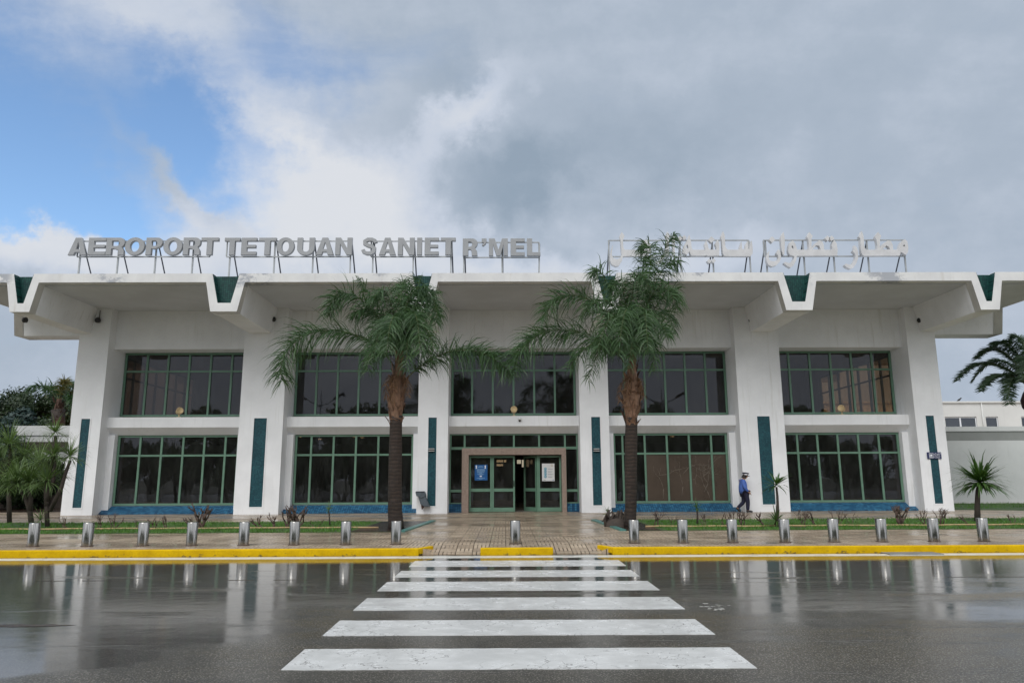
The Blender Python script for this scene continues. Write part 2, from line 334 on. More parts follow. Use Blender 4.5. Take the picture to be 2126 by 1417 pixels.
# ------------------------------------------------------------------ mesh helpers
class MB:
    def __init__(s): s.v = []; s.f = []; s.mi = []; s.sm = []
    def add(s, vs, fs, mi=0, smooth=False):
        o = len(s.v); s.v += [tuple(x) for x in vs]
        for f in fs: s.f.append([i+o for i in f]); s.mi.append(mi); s.sm.append(smooth)
        return s
    def box(s, x0, x1, y0, y1, z0, z1, mi=0):
        vs = [(x, y, z) for z in (z0, z1) for y in (y0, y1) for x in (x0, x1)]
        return s.add(vs, [(0, 2, 3, 1), (4, 5, 7, 6), (0, 1, 5, 4), (2, 6, 7, 3), (0, 4, 6, 2), (1, 3, 7, 5)], mi)
    def obox(s, c, ax, ay, az, mi=0):            # oriented box: centre and three half-axis vectors
        c = Vector(c); vs = [c+ax*i+ay*j+az*k for k in (-1, 1) for j in (-1, 1) for i in (-1, 1)]
        return s.add(vs, [(0, 2, 3, 1), (4, 5, 7, 6), (0, 1, 5, 4), (2, 6, 7, 3), (0, 4, 6, 2), (1, 3, 7, 5)], mi)
    def prism_x(s, poly, x0, x1, mi=0):           # convex polygon of (y, z) extruded along x
        n = len(poly); vs = [(x0, y, z) for y, z in poly]+[(x1, y, z) for y, z in poly]
        fs = [tuple(range(n)), tuple(range(2*n-1, n-1, -1))]+[(i, i+n, (i+1) % n+n, (i+1) % n) for i in range(n)]
        return s.add(vs, fs, mi)
    def prism_y(s, poly, y0, y1, mi=0):           # convex polygon of (x, z) extruded along y
        n = len(poly); vs = [(x, y0, z) for x, z in poly]+[(x, y1, z) for x, z in poly]
        fs = [tuple(range(n)), tuple(range(2*n-1, n-1, -1))]+[(i, i+n, (i+1) % n+n, (i+1) % n) for i in range(n)]
        return s.add(vs, fs, mi)
    def tube(s, pts, rad, n=8, mi=0, smooth=True, cap=True):
        pts = [Vector(p) for p in pts]; rad = rad if hasattr(rad, '__len__') else [rad]*len(pts)
        vs = []; ref = None
        for i, p in enumerate(pts):
            d = (pts[min(i+1, len(pts)-1)]-pts[max(i-1, 0)]).normalized()
            if ref is None: ref = Vector((1, 0, 0)) if abs(d.x) < .9 else Vector((0, 1, 0))
            a = (ref-d*ref.dot(d)).normalized(); ref = a; b = d.cross(a)
            vs += [p+(a*cos(2*pi*k/n)+b*sin(2*pi*k/n))*rad[i] for k in range(n)]
        fs = [(i*n+k, i*n+(k+1) % n, (i+1)*n+(k+1) % n, (i+1)*n+k) for i in range(len(pts)-1) for k in range(n)]
        s.add(vs, fs, mi, smooth)
        if cap:
            o = len(s.v)-len(vs); L = (len(pts)-1)*n
            s.f += [[o+k for k in range(n-1, -1, -1)], [o+L+k for k in range(n)]]; s.mi += [mi]*2; s.sm += [False]*2
        return s
    def lathe(s, prof, c=(0, 0, 0), n=20, mi=0, smooth=True):   # prof: (radius, z)
        c = Vector(c); vs = [c+Vector((r*cos(2*pi*k/n), r*sin(2*pi*k/n), z)) for r, z in prof for k in range(n)]
        fs = [(i*n+k, i*n+(k+1) % n, (i+1)*n+(k+1) % n, (i+1)*n+k) for i in range(len(prof)-1) for k in range(n)]
        return s.add(vs, fs, mi, smooth)
    def build(s, name, mat, parent=None, loc=None):
        me = bpy.data.meshes.new(name); me.from_pydata([tuple(v) for v in s.v], [], s.f)
        for m_ in (mat if isinstance(mat, (list, tuple)) else [mat]): me.materials.append(m_)
        me.polygons.foreach_set('material_index', s.mi); me.polygons.foreach_set('use_smooth', s.sm); me.update()
        return link(name, me, parent, loc)
ORG = {}                                  # world position of each object's origin
def link(name, me, parent=None, loc=None):  # loc None: the mesh is in world coordinates; else in its parent's
    o = bpy.data.objects.new(name, me); COL.objects.link(o); ORG[o] = Vector((0, 0, 0))
    if parent is not None:
        o.parent = parent
        if loc is None: o.matrix_parent_inverse = Matrix.Translation(-ORG[parent])
    if loc is not None: o.location = loc; ORG[o] = Vector(loc)+(ORG[parent] if parent else Vector())
    return o
def tag(o, label=None, cat=None, group=None, kind=None):
    if label: o['label'] = label
    if cat: o['category'] = cat
    if group: o['group'] = group
    if kind: o['kind'] = kind
    return o
def thing(name, loc, label, cat, group=None):
    o = bpy.data.objects.new(name, None); COL.objects.link(o); o.location = loc; o.empty_display_size = .2; ORG[o] = Vector(loc)
    return tag(o, label, cat, group)
def structure(o): o['kind'] = 'structure'; return o
def copy_tree(o, parent=None):
    c = o.copy(); COL.objects.link(c)
    if parent: c.parent = parent; c.matrix_parent_inverse = o.matrix_parent_inverse.copy()
    for ch in list(o.children): copy_tree(ch, c)
    return c
def bevel(o, w=.01, seg=2):
    md = o.modifiers.new('bevel', 'BEVEL'); md.width = w; md.segments = seg; md.limit_method = 'ANGLE'; return o
def solid_poly(name, loops, depth, mat, parent, y0, bev=0.0, grow=0.0):
    """outline loops of (x, z) filled with holes and extruded along +y from y0"""
    cu = bpy.data.curves.new(name, 'CURVE'); cu.dimensions = '2D'; cu.fill_mode = 'BOTH'
    cu.extrude = depth/2-bev; cu.bevel_depth = bev; cu.bevel_resolution = 0
    cu.offset = grow-bev
    for lp in loops:
        sp = cu.splines.new('POLY'); sp.points.add(len(lp)-1); sp.use_cyclic_u = True
        for p, q in zip(sp.points, lp): p.co = (q[0], q[1], 0, 1)
    tmp = bpy.data.objects.new('tmp', cu); COL.objects.link(tmp)
    me = bpy.data.meshes.new_from_object(tmp.evaluated_get(bpy.context.evaluated_depsgraph_get()))
    bpy.data.objects.remove(tmp); bpy.data.curves.remove(cu)
    me.transform(Matrix(((1, 0, 0, 0), (0, 0, -1, y0+depth/2), (0, 1, 0, 0), (0, 0, 0, 1))))
    me.name = name; me.materials.clear(); me.materials.append(mat)
    return link(name, me, parent)

# ------------------------------------------------------------------ ground, road, pavement
RZ = -.15                                # road level; the pavement is z = 0
structure(MB().box(-700, 700, -500, 900, -.9, -.35).build('ground', M['ground']))
road = structure(MB().box(-90, 90, -14, 17.8, -.349, RZ).build('road', M['asphalt']))
YK = 17.83                               # kerb face
ramps = [(-1.78, -.62), (1.14, 2.28)]
xs = sorted({-60, 60, *[r[0]-.22 for r in ramps], *[r[0] for r in ramps], *[r[1] for r in ramps], *[r[1]+.22 for r in ramps], 0})
ys = [YK, 19.0, 62.0]
pv = MB(); idx = {}
for j, y in enumerate(ys):
    for i, x in enumerate(xs):
        low = j == 0 and any(a-.01 <= x <= b+.01 for a, b in ramps)
        idx[i, j] = len(pv.v); pv.v.append((x, y, RZ+.02 if low else 0))
for j in range(len(ys)-1):
    for i in range(len(xs)-1):
        pv.f.append([idx[i, j], idx[i+1, j], idx[i+1, j+1], idx[i, j+1]]); pv.mi.append(0); pv.sm.append(False)
nb = len(pv.f)
for i in range(len(xs)-1):
    a, b = pv.v[idx[i, 0]], pv.v[idx[i+1, 0]]
    pv.add([a, b, (b[0], b[1], -.34), (a[0], a[1], -.34)], [(0, 3, 2, 1)])
structure(pv.build('pavement', M['paving']))
def kerb(x0, x1, splay0, splay1):
    k = MB(); z1 = .006
    k.box(x0, x1, YK-.19, YK-.004, -.3, z1)
    for x, s in ((x0, splay0), (x1, splay1)):
        if s: k.obox((x+s*.10, YK+.20, -.066), Vector((s*.13, .31, 0)), Vector((-.055, .023*s, 0)), Vector((0, 0, .07)))
    o = structure(k.build('kerb', M['yellow'])); bevel(o, .018, 2); return o
kerb(-60, -2.05, 0, 1); kerb(-.60, 1.12, 0, 0); kerb(2.52, 60, -1, 0)
ln = MB(); ln.box(-60, 60, 17.02, 17.42, RZ, RZ+.004)
structure(ln.build('edge_line', M['line_white']))
for y0, y1, xa, xb in ((15.42, 16.45, -1.99, 2.47), (13.83, 14.75, -2.05, 2.45), (12.20, 13.22, -2.08, 2.48), (10.48, 11.50, -2.11, 2.47), (8.85, 9.75, -2.13, 2.42), (7.34, 8.19, -2.15, 2.39)):
    st = MB(); n = 40; top = []; bot = []
    for i in range(n+1):
        x = xa+(xb-xa)*i/n; sl = -.012*(x-.2)
        top.append((x, y1+sl+random.uniform(-.008, .008))); bot.append((x, y0+sl+random.uniform(-.008, .008)))
    z = RZ+.0042
    vs = [(x, y, z) for x, y in bot]+[(x, y, z) for x, y in top]+[(x, y, RZ-.01) for x, y in bot]+[(x, y, RZ-.01) for x, y in top]
    m_ = n+1; fs = [(i, i+1, m_+i+1, m_+i) for i in range(n)]+[(2*m_+i, 2*m_+i+1, i+1, i) for i in range(n)]+[(m_+i, m_+i+1, 3*m_+i+1, 3*m_+i) for i in range(n)]
    fs += [(0, m_, 3*m_, 2*m_), (n, 2*m_+n, 3*m_+n, m_+n)]
    structure(st.add(vs, fs).build('crosswalk_stripe', M['cross']))
def ragged(name, pts, mat, z):
    o = MB().add([(x, y, z) for x, y in pts], [tuple(range(len(pts)))]).build(name, mat); return structure(o)
for i in range(34):                       # the open joint along the carriageway, broken into short lengths
    if random.random() < .3: continue
    x = -14.5+i*.86; y = 13.55-.012*x; w = random.uniform(.012, .035); L = random.uniform(.5, .84)
    if -2.3 < x+L and x < 2.6: continue
    ragged('road_joint', [(x, y-w), (x+L*.5, y-w*random.uniform(.6, 1.3)), (x+L, y-w), (x+L, y+w*.4), (x+L*.45, y+w*random.uniform(.3, 1)), (x, y+w*.5)], M['soil'], RZ+.003)
c = gnd(38, 1298, RZ)                     # a worn hole at the left
ragged('pothole', [(c.x-.75+.12*k+random.uniform(-.03, .03), c.y-.10*sin(pi*k/12)*random.uniform(.5, 1.2)) for k in range(13)]+[(c.x+.72-.12*k, c.y+.12*sin(pi*(k+.5)/12)*random.uniform(.4, 1.2)) for k in range(12)], M['soil'], RZ+.0035)
# scuffs of paint on the asphalt right of the crossing
sc = MB()
for k in range(22):
    p = gnd(1480+random.gauss(0, 16), 1259+random.gauss(0, 4), RZ); r = random.uniform(.008, .03)
    q = [(p.x+r*random.uniform(.6, 2.2)*cos(a), p.y+r*random.uniform(.5, 1.1)*sin(a), RZ+.003) for a in [i*pi/3 for i in range(6)]]
    sc.add(q, [tuple(range(6))])
structure(sc.build('paint_scuffs', M['line_white']))

# planting beds ------------------------------------------------------
def bed(x0, x1, xin0, xin1, side):
    """lawn between x0 and x1; the end near the entrance runs askew"""
    y0, y1 = 22.95, 28.55
    if side < 0: quad = [(x0, y0), (xin0, y0), (xin1, y1), (x0, y1)]
    else: quad = [(xin0, y0), (x1, y0), (x1, y1), (xin1, y1)]
    vs = [(x, y, .006) for x, y in quad]
    structure(MB().add(vs, [(0, 1, 2, 3)]).build('lawn', M['lawn']))
    s = -1 if side < 0 else 1              # bare wet soil beside the entrance path
    ax, bx = xin0+s*.12, xin1+s*.12
    w0 = 1.5 if side < 0 else 1.1
    vs = [(ax, y0+.1, .011), (ax+s*w0, y0+.1, .011), (bx+s*(w0+.3), y1-.1, .011), (bx, y1-.1, .011)]
    if side > 0: vs = vs[::-1]
    structure(MB().add(vs, [(3, 2, 1, 0)]).build('soil_bed', M['soil']))
    e = MB(); d = Vector((xin1-xin0, y1-y0, 0)); L = d.length; d.normalize(); nrm = Vector((d.y, -d.x, 0))
    e.obox(Vector(((xin0+xin1)/2, (y0+y1)/2, .02)), d*L/2, nrm*.10, Vector((0, 0, .022)))
    structure(e.build('bed_edging', M['teal_edge']))
    return quad
qL = bed(-60, 0, -3.2, -2.78, -1)
qR = bed(0, 60, 3.62, 3.38, 1)
for x0, x1, y in ((-24, -4.2, 24.7), (4.6, 26, 24.4)):
    pts = [(x0+(x1-x0)*i/40, y+.10*sin(i*1.7)+.05*sin(i*.6+1), .035) for i in range(41)]
    o = MB().tube(pts, .03, 6).build('garden_pipe', M['hose'])
    tag(o, 'thin tan pipe lying along the lawn strip '+('left' if x0 < 0 else 'right')+' of the entrance path', 'pipe', 'pipes along the lawn strips')
structure(MB().add([(21.5, 35.5, .008), (60, 22.5, .008), (60, 43.2, .008), (26.0, 43.2, .008)], [(0, 1, 2, 3)]).build('lawn', M['lawn']))
structure(MB().add([(-60, 36.5, .008), (-21.5, 38.0, .008), (-21.5, 46, .008), (-60, 46, .008)], [(0, 1, 2, 3)]).build('lawn', M['soil']))
g = MB()
def blades(n, fx, hmax):
    for _ in range(n):
        x, y = fx()
        if mnoise.noise(Vector((x*.8, y*.8, 3))) < -.22 and random.random() < .8: continue
        h = hmax*random.uniform(.5, 1); a = random.uniform(0, 2*pi); w = .012
        lx, ly = random.gauss(0, .35)*h, random.gauss(0, .35)*h
        g.add([(x-w*cos(a), y-w*sin(a), .005), (x+w*cos(a), y+w*sin(a), .005), (x+lx, y+ly, .005+h)], [(0, 1, 2)])
blades(14000, lambda: (random.uniform(-21, -4.9), 22.97+5.5*random.random()**1.3), .10)
blades(14000, lambda: (random.uniform(5.0, 21), 22.97+5.5*random.random()**1.3), .10)
blades(2500, lambda: (random.uniform(23, 33), random.uniform(36.5, 43)), .14)
tag(g.build('grass', M['blade']), 'short green grass growing in the lawn strips in front of the terminal', 'grass', kind='stuff')

# ------------------------------------------------------------------ terminal building
YC, YW, YL, YU = 34.44, 35.0, 35.58, 36.1            # column face, wall face, lower and upper window planes
B = thing('terminal_building', (.3, 35, 0), 'long white two-storey terminal with flat folded roof, bronze windows and teal tiled columns', 'building')
cols = [(-20.56, -19.12), (-12.61, -10.54), (-4.15, -2.72), (3.54, 4.93), (11.15, 13.29), (19.59, 20.97)]
pan = [(-20.04, -19.63), (-11.90, -11.30), (-3.65, -3.26), (4.08, 4.50), (12.00, 12.60), (20.08, 20.47)]
bays = [(cols[i][1], cols[i+1][0]) for i in range(5)]
ZS, ZV = 9.78, 8.54                                  # soffit, underside of the beams
for (a, b), (p, q) in zip(cols, pan):
    c = MB(); pz0, pz1, d = .34, 4.44, .035
    c.box(a, p, YC, YU+.25, -.1, ZS); c.box(q, b, YC, YU+.25, -.1, ZS)
    c.box(p, q, YC, YU+.25, -.1, pz0); c.box(p, q, YC, YU+.25, pz1, ZS); c.box(p, q, YC+d, YU+.25, pz0, pz1)
    co_ = c.build('column', M['white'], B)
    MB().box(p, q, YC+.005, YC+d, pz0, pz1).build('tile_panel', M['teal'], co_)
    t = MB(); w = .05
    for x0, x1, z0, z1 in ((p-w, q+w, pz0-w, pz0), (p-w, q+w, pz1, pz1+w), (p-w, p, pz0, pz1), (q, q+w, pz0, pz1)):
        t.box(x0, x1, YC-.018, YC+.01, z0, z1)
    t.build('panel_frame', M['white'], co_)
for i, (a, b) in enumerate(bays):
    w = MB(); w.box(a, b, YW, YW+.3, 7.87, ZS); w.box(a, b, YW+.3, YU+.2, 7.87, 8.1); w.build('upper_wall', M['white'], B)
    s = MB(); s.prism_x([(YW, 4.06), (YW, 4.55), (YU+.2, 4.66), (YU+.2, 3.72), (YL-.16, 3.72)], a, b); s.build('spandrel', M['white'], B)
    if i != 2:
        pw = .3 if i != 2 else 0
        w = MB()
        for x0, x1 in ((a, a+pw), (b-pw, b)): w.box(x0, x1, YW+.22, YU+.2, -.1, 3.72)
        w.box(a+pw, b-pw, YL-.02, YL+.2, -.1, .385); w.build('window_pier', M['white'], B)
        MB().prism_x([(YW-.02, 0), (YW-.02, .05), (YL-.08, .36), (YL-.021, .36), (YL-.021, 0)], a+.002, b-.002).build('tiled_ledge', M['blue_tile'], B)

def window(x0, x1, z0, z1, Y, xm, zm, parent, fw=.10, mw=.095, glass='glass'):
    f = MB(); d = .07
    f.box(x0, x0+fw, Y-d, Y+d, z0, z1); f.box(x1-fw, x1, Y-d, Y+d, z0, z1)
    f.box(x0+fw, x1-fw, Y-d, Y+d, z0, z0+fw); f.box(x0+fw, x1-fw, Y-d, Y+d, z1-fw, z1)
    for x in xm: f.box(x-mw/2, x+mw/2, Y-d+.012, Y+d-.012, z0+fw, z1-fw)
    ex = [x0+fw, *[v for x in xm for v in (x-mw/2, x+mw/2)], x1-fw]
    for z in zm:
        for k in range(0, len(ex), 2): f.box(ex[k], ex[k+1], Y-d+.02, Y+d-.02, z-mw/2, z+mw/2)
    o = f.build('window', M['frame'], parent)
    MB().box(x0+fw*.5, x1-fw*.5, Y-.004, Y+.004, z0+fw*.5, z1-fw*.5).build('pane', M[glass], o)
    return o
for i, (a, b) in enumerate(bays):
    n = 6
    x0, x1 = a+.02, b-.02
    if i == 0: xm = [-17.98, -16.93, -15.87, -14.80, -13.74]
    elif i == 4: xm = [14.36, 15.42, 16.48, 17.54, 18.60]
    else: xm = [x0+(x1-x0)*k/n for k in range(1, n)]
    window(x0, x1, 4.66, 7.86, YU, xm, [6.92], B)
    if i != 2:
        x0, x1 = a+.32, b-.32
        if i == 0: xm = [-17.72, -16.68, -15.64, -14.62, -13.60]
        elif i == 4: xm = [14.28, 15.27, 16.27, 17.28, 18.29]
        else:
            st_ = 1.085; xm = [x0+.78+st_*k for k in range(5)] if i == 1 else [x1-.78-st_*k for k in range(4, -1, -1)]
        window(x0, x1, .385, 3.72, YL, xm, [2.74], B)
# entrance bay
a, b = bays[2]
window(a+.02, b-.02, 3.02, 3.72, YL, [-1.99, -.77, .41, 1.64, 2.9], [], B, .07, .09)
window(a+.02, -2.06, .40, 3.015, YL, [], [1.0], B, .05, .12)
window(2.90, b-.02, .40, 3.015, YL, [], [1.0], B, .05, .12)
for x0, x1 in ((a+.002, -2.11), (2.935, b-.002)):
    MB().box(x0, x1, YL-.1, YL+.1, 0, .395).build('tiled_ledge', M['blue_tile'], B)
por = MB()
por.box(-2.10, -1.77, 35.22, YL+.12, -.05, 2.70); por.box(2.70, 2.92, 35.22, YL+.12, -.05, 2.70); por.box(-2.10, 2.92, 35.22, YL+.12, 2.70, 3.02)
bevel(por.build('granite_portal', M['granite'], B), .012)
def leaf(x0, x1, name='door'):
    f = MB(); z0, z1, y0, y1 = .02, 2.66, YL-.035, YL+.035; s = .085
    f.box(x0, x0+s, y0, y1, z0, z1); f.box(x1-s, x1, y0, y1, z0, z1)
    f.box(x0+s, x1-s, y0, y1, z0, z0+.19); f.box(x0+s, x1-s, y0, y1, z1-.09, z1); f.box(x0+s, x1-s, y0, y1, .96, 1.11)
    o = f.build(name, M['frame'], B)
    MB().box(x0+s*.5, x1-s*.5, YL-.004, YL+.004, z0+.1, z1-.05).build('pane', M['door_glass'], o)
    return o
leaf(-1.76, -.66, 'side_light'); d1 = leaf(-.65, .45); leaf(1.58, 2.69, 'side_light')
h = MB(); h.tube([(.40, YL-.04, 1.22), (.40, YL-.10, 1.24), (.40, YL-.10, 1.46), (.40, YL-.04, 1.48)], .02, 6); h.build('handle', M['black'], d1)
d2 = leaf(.47, 1.51)
piv = Matrix.Translation((1.51, YL, 0)) @ Matrix.Rotation(-radians(56), 4, 'Z') @ Matrix.Translation((-1.51, -YL, 0))
for o in (d2, *d2.children): o.data.transform(piv)
MB().box(1.52, 1.575, YL-.05, YL+.05, 0, 2.68).build('door_post', M['frame'], B)

# roof, fascia with its V notches, beams
vees = [(-20.83, -20.01), (-12.43, -11.31), (-3.94, -3.12), (3.93, 4.75), (11.94, 13.06), (20.26, 21.06)]
RL, RR, RF, RB = -24.05, 24.85, 29.8, 62.0
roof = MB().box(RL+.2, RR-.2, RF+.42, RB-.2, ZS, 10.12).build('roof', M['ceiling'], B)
def vprofile(lo, hi, vs, zt=10.21, zb=9.83, zv=8.555):
    pts = [(lo, zt)]
    for l, r in vs: pts += [(l-.02, zt), (l+.28, zv+.37), (r-.28, zv+.37), (r+.02, zt)]
    pts += [(hi, zt), (hi, zb)]
    for l, r in reversed(vs): pts += [(r+.26, zb), (r, zv), (l, zv), (l-.26, zb)]
    return pts+[(lo, zb)]
fas = solid_poly('fascia', [vprofile(RL, RR, vees)], .42, M['fascia'], roof, RF)
svL, svR = [(34.95, 36.1), (44.5, 45.6), (53, 54.1)], [(35.2, 36.35), (44.5, 45.6), (53, 54.1)]
for X, sv in ((RL, svL), (RR-.42, svR)):
    o = solid_poly('fascia', [vprofile(RF+.425, RB, sv)], .42, M['fascia'], roof, 0)
    o.data.transform(Matrix(((0, 1, 0, X), (1, 0, 0, 0), (0, 0, 1, 0), (0, 0, 0, 1)))); o.data.flip_normals()
for l, r in vees:                                     # green tiled lining of each notch
    t = MB(); zb_ = 8.555+.37; zt_ = 10.17
    t.prism_y([(l+.285, zb_+.005), (r-.285, zb_+.005), (r-.005, zt_), (l+.005, zt_)], RF+.33, RF+.37)
    for s, x in ((1, l+.28), (-1, r-.28)):
        t.prism_y([(x, zb_), (x+s*.014, zb_), (x-s*.29+s*.014, zt_+.02), (x-s*.29, zt_+.02)], RF+.012, RF+.33)
    t.box(l+.295, r-.295, RF+.012, RF+.33, zb_, zb_+.014)
    t.build('notch_tiles', M['green_tile'], roof)
for l, r in vees:
    bm_ = MB(); bm_.prism_y([(l+.04, ZV+.01), (r-.04, ZV+.01), (r+.22, ZS+.02), (l-.22, ZS+.02)], RF+.43, YC+.02)
    st = .08; bm_.prism_y([(l+.0, ZV-.005), (r-.0, ZV-.005), (r+.25, ZS+.01), (l-.25, ZS+.01)], RF+.425, RF+.62)
    bm_.build('roof_beam', M['white'], roof)
for X0, X1, sv in ((RL+.425, -20.56, svL), (20.97, RR-.425, svR)):
    for l, r in sv:
        s = MB(); poly = [(l+.04, ZV+.01), (r-.04, ZV+.01), (r+.22, ZS+.02), (l-.22, ZS+.02)]
        s.prism_x(poly, X0, X1); s.build('roof_beam', M['white'], roof)
# side walls with upper glazing, back wall with high openings, floors
for X, s in ((-20.3, -1), (20.7, 1)):
    w = MB(); x0, x1 = (X-.1, X+.1)
    w.box(x0, x1, YU+.25, 60, -.1, 4.1)
    w.box(x0, x1, YU+.25, 36.7, 4.1, ZS); w.box(x0, x1, 36.7, 60, 8.0, ZS); w.box(x0, x1, 47, 60, 4.1, 8.0)
    w.build('side_wall', M['white'], B)
    f = MB()
    for k in range(9):
        y = 36.74+k*1.28; f.box(X-.06, X+.06, y-.04, y+.04, 4.12, 7.98)
    f.box(X-.05, X+.05, 36.7, 47, 6.88, 6.96); f.box(X-.05, X+.05, 36.7, 47, 4.1, 4.18); f.box(X-.05, X+.05, 36.7, 47, 7.9, 7.99)
    o = f.build('window', M['frame'], B)
    MB().box(X-.004, X+.004, 36.71, 46.99, 4.11, 7.99).build('pane', M['side_glass' if s > 0 else 'side_glass_dimmed'], o)
def hole(px, py, Y): p = at(px, py, Y); return p.x, p.z
YB = 52.0
ops = [(1031, 954, 1044.5, 967), (1046, 954, 1051, 962), (1073.5, 954, 1081.5, 962), (1083.5, 954, 1088.5, 969), (1092, 954, 1099, 969), (1101.5, 954, 1106, 963)]
opn = [(hole(x0, y1, YB), hole(x1, y0, YB)) for x0, y0, x1, y1 in ops]
bw = MB(); zlo = min(o[0][1] for o in opn); zhi = max(o[1][1] for o in opn)
bw.box(-20.2, 20.6, YB, YB+.2, -.05, zlo); bw.box(-20.2, 20.6, YB, YB+.2, zhi, 4.0)
edge = [-20.2]+[v for o in opn for v in (o[0][0], o[1][0])]+[20.6]
for k in range(0, len(edge), 2): bw.box(edge[k], edge[k+1], YB, YB+.2, zlo, zhi)
for o in opn:
    if o[0][1] > zlo+.02: bw.box(o[0][0], o[1][0], YB, YB+.2, zlo, o[0][1])
bw.box(-20.2, 20.6, 49, 49.2, 4.35, 9.7)
for o in opn: bw.box(o[0][0]-.02, o[1][0]+.02, YB+.21, YB+.22, zlo-.3, zlo-.02)
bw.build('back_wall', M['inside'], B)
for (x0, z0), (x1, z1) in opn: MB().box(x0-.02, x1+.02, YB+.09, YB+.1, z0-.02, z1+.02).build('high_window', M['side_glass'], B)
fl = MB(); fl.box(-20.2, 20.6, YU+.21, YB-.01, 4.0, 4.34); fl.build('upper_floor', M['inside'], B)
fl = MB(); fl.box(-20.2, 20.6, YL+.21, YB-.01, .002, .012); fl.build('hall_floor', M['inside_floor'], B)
for k, (px, py) in enumerate(((622, 906), (664, 910), (737, 906), (752, 907), (1395, 905))):
    p = at(px, py, 39.5); t = thing('ceiling_lamp', p, 'small warm ceiling lamp behind the ground floor glass '+('right of the right palm' if k == 4 else 'left of the left palm'), 'lamp', 'warm ceiling lamps inside the hall')
    MB().lathe([(0, .02), (.12, .02), (.12, -.015), (0, -.015)], n=12).build('diffuser', M['lamp'], t, (0, 0, 0))
    MB().lathe([(.121, .03), (.15, .03), (.15, -.02), (.121, -.02)], n=12).build('ring', M['white'], t, (0, 0, 0))
# furniture of the hall seen dimly through the glass: a counter and its posts
ct = MB(); ct.box(-3.5, .5, 43, 43.8, 0, 1.1); ct.box(-3.5, -3.4, 43, 43.1, 1.1, 2.4); ct.box(.4, .5, 43, 43.1, 1.1, 2.4); ct.box(-3.5, .5, 43, 43.1, 2.4, 2.5)
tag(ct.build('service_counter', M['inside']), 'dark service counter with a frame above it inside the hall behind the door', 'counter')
x1_ = bays[3][1]-.32; xm_ = [x1_-.78-1.085*k for k in range(4, -1, -1)]
pnl = None
for xa_, xb_ in zip(xm_[1:], xm_[2:]+[x1_-.06]):
    o = MB().box(xa_+.048, xb_-.048, YL-.014, YL-.0045, .486, 2.69).build('window_film', M['blind'], B); pnl = pnl or o
ck = MB()
def branch(p, ang, L, d):
    q = (p[0]+L*cos(ang), p[1]+L*sin(ang))
    if not (xm_[1]+.1 < q[0] < x1_-.12 and .52 < q[1] < 2.65): return
    ck.tube([(p[0], YL-.016, p[1]), (q[0], YL-.016, q[1])], .011*(.8**d), 4)
    if d < 5:
        branch(q, ang+random.uniform(-.5, .5), L*random.uniform(.7, 1), d+1)
        if random.random() < .55: branch(q, ang+random.choice((-1, 1))*random.uniform(.6, 1.1), L*.7, d+1)
for p, a0 in (((7.6, .6), 1.5), ((7.45, 1.7), .1), ((8.5, .7), 1.4), ((8.6, 1.75), .8), ((9.6, .9), 1.1), ((9.55, 1.6), .7), ((9.9, .5), 1.9), ((8.9, 2.3), -.6)): branch(p, a0, .45, 0)
ck.build('line_drawing', M['crack'], pnl)

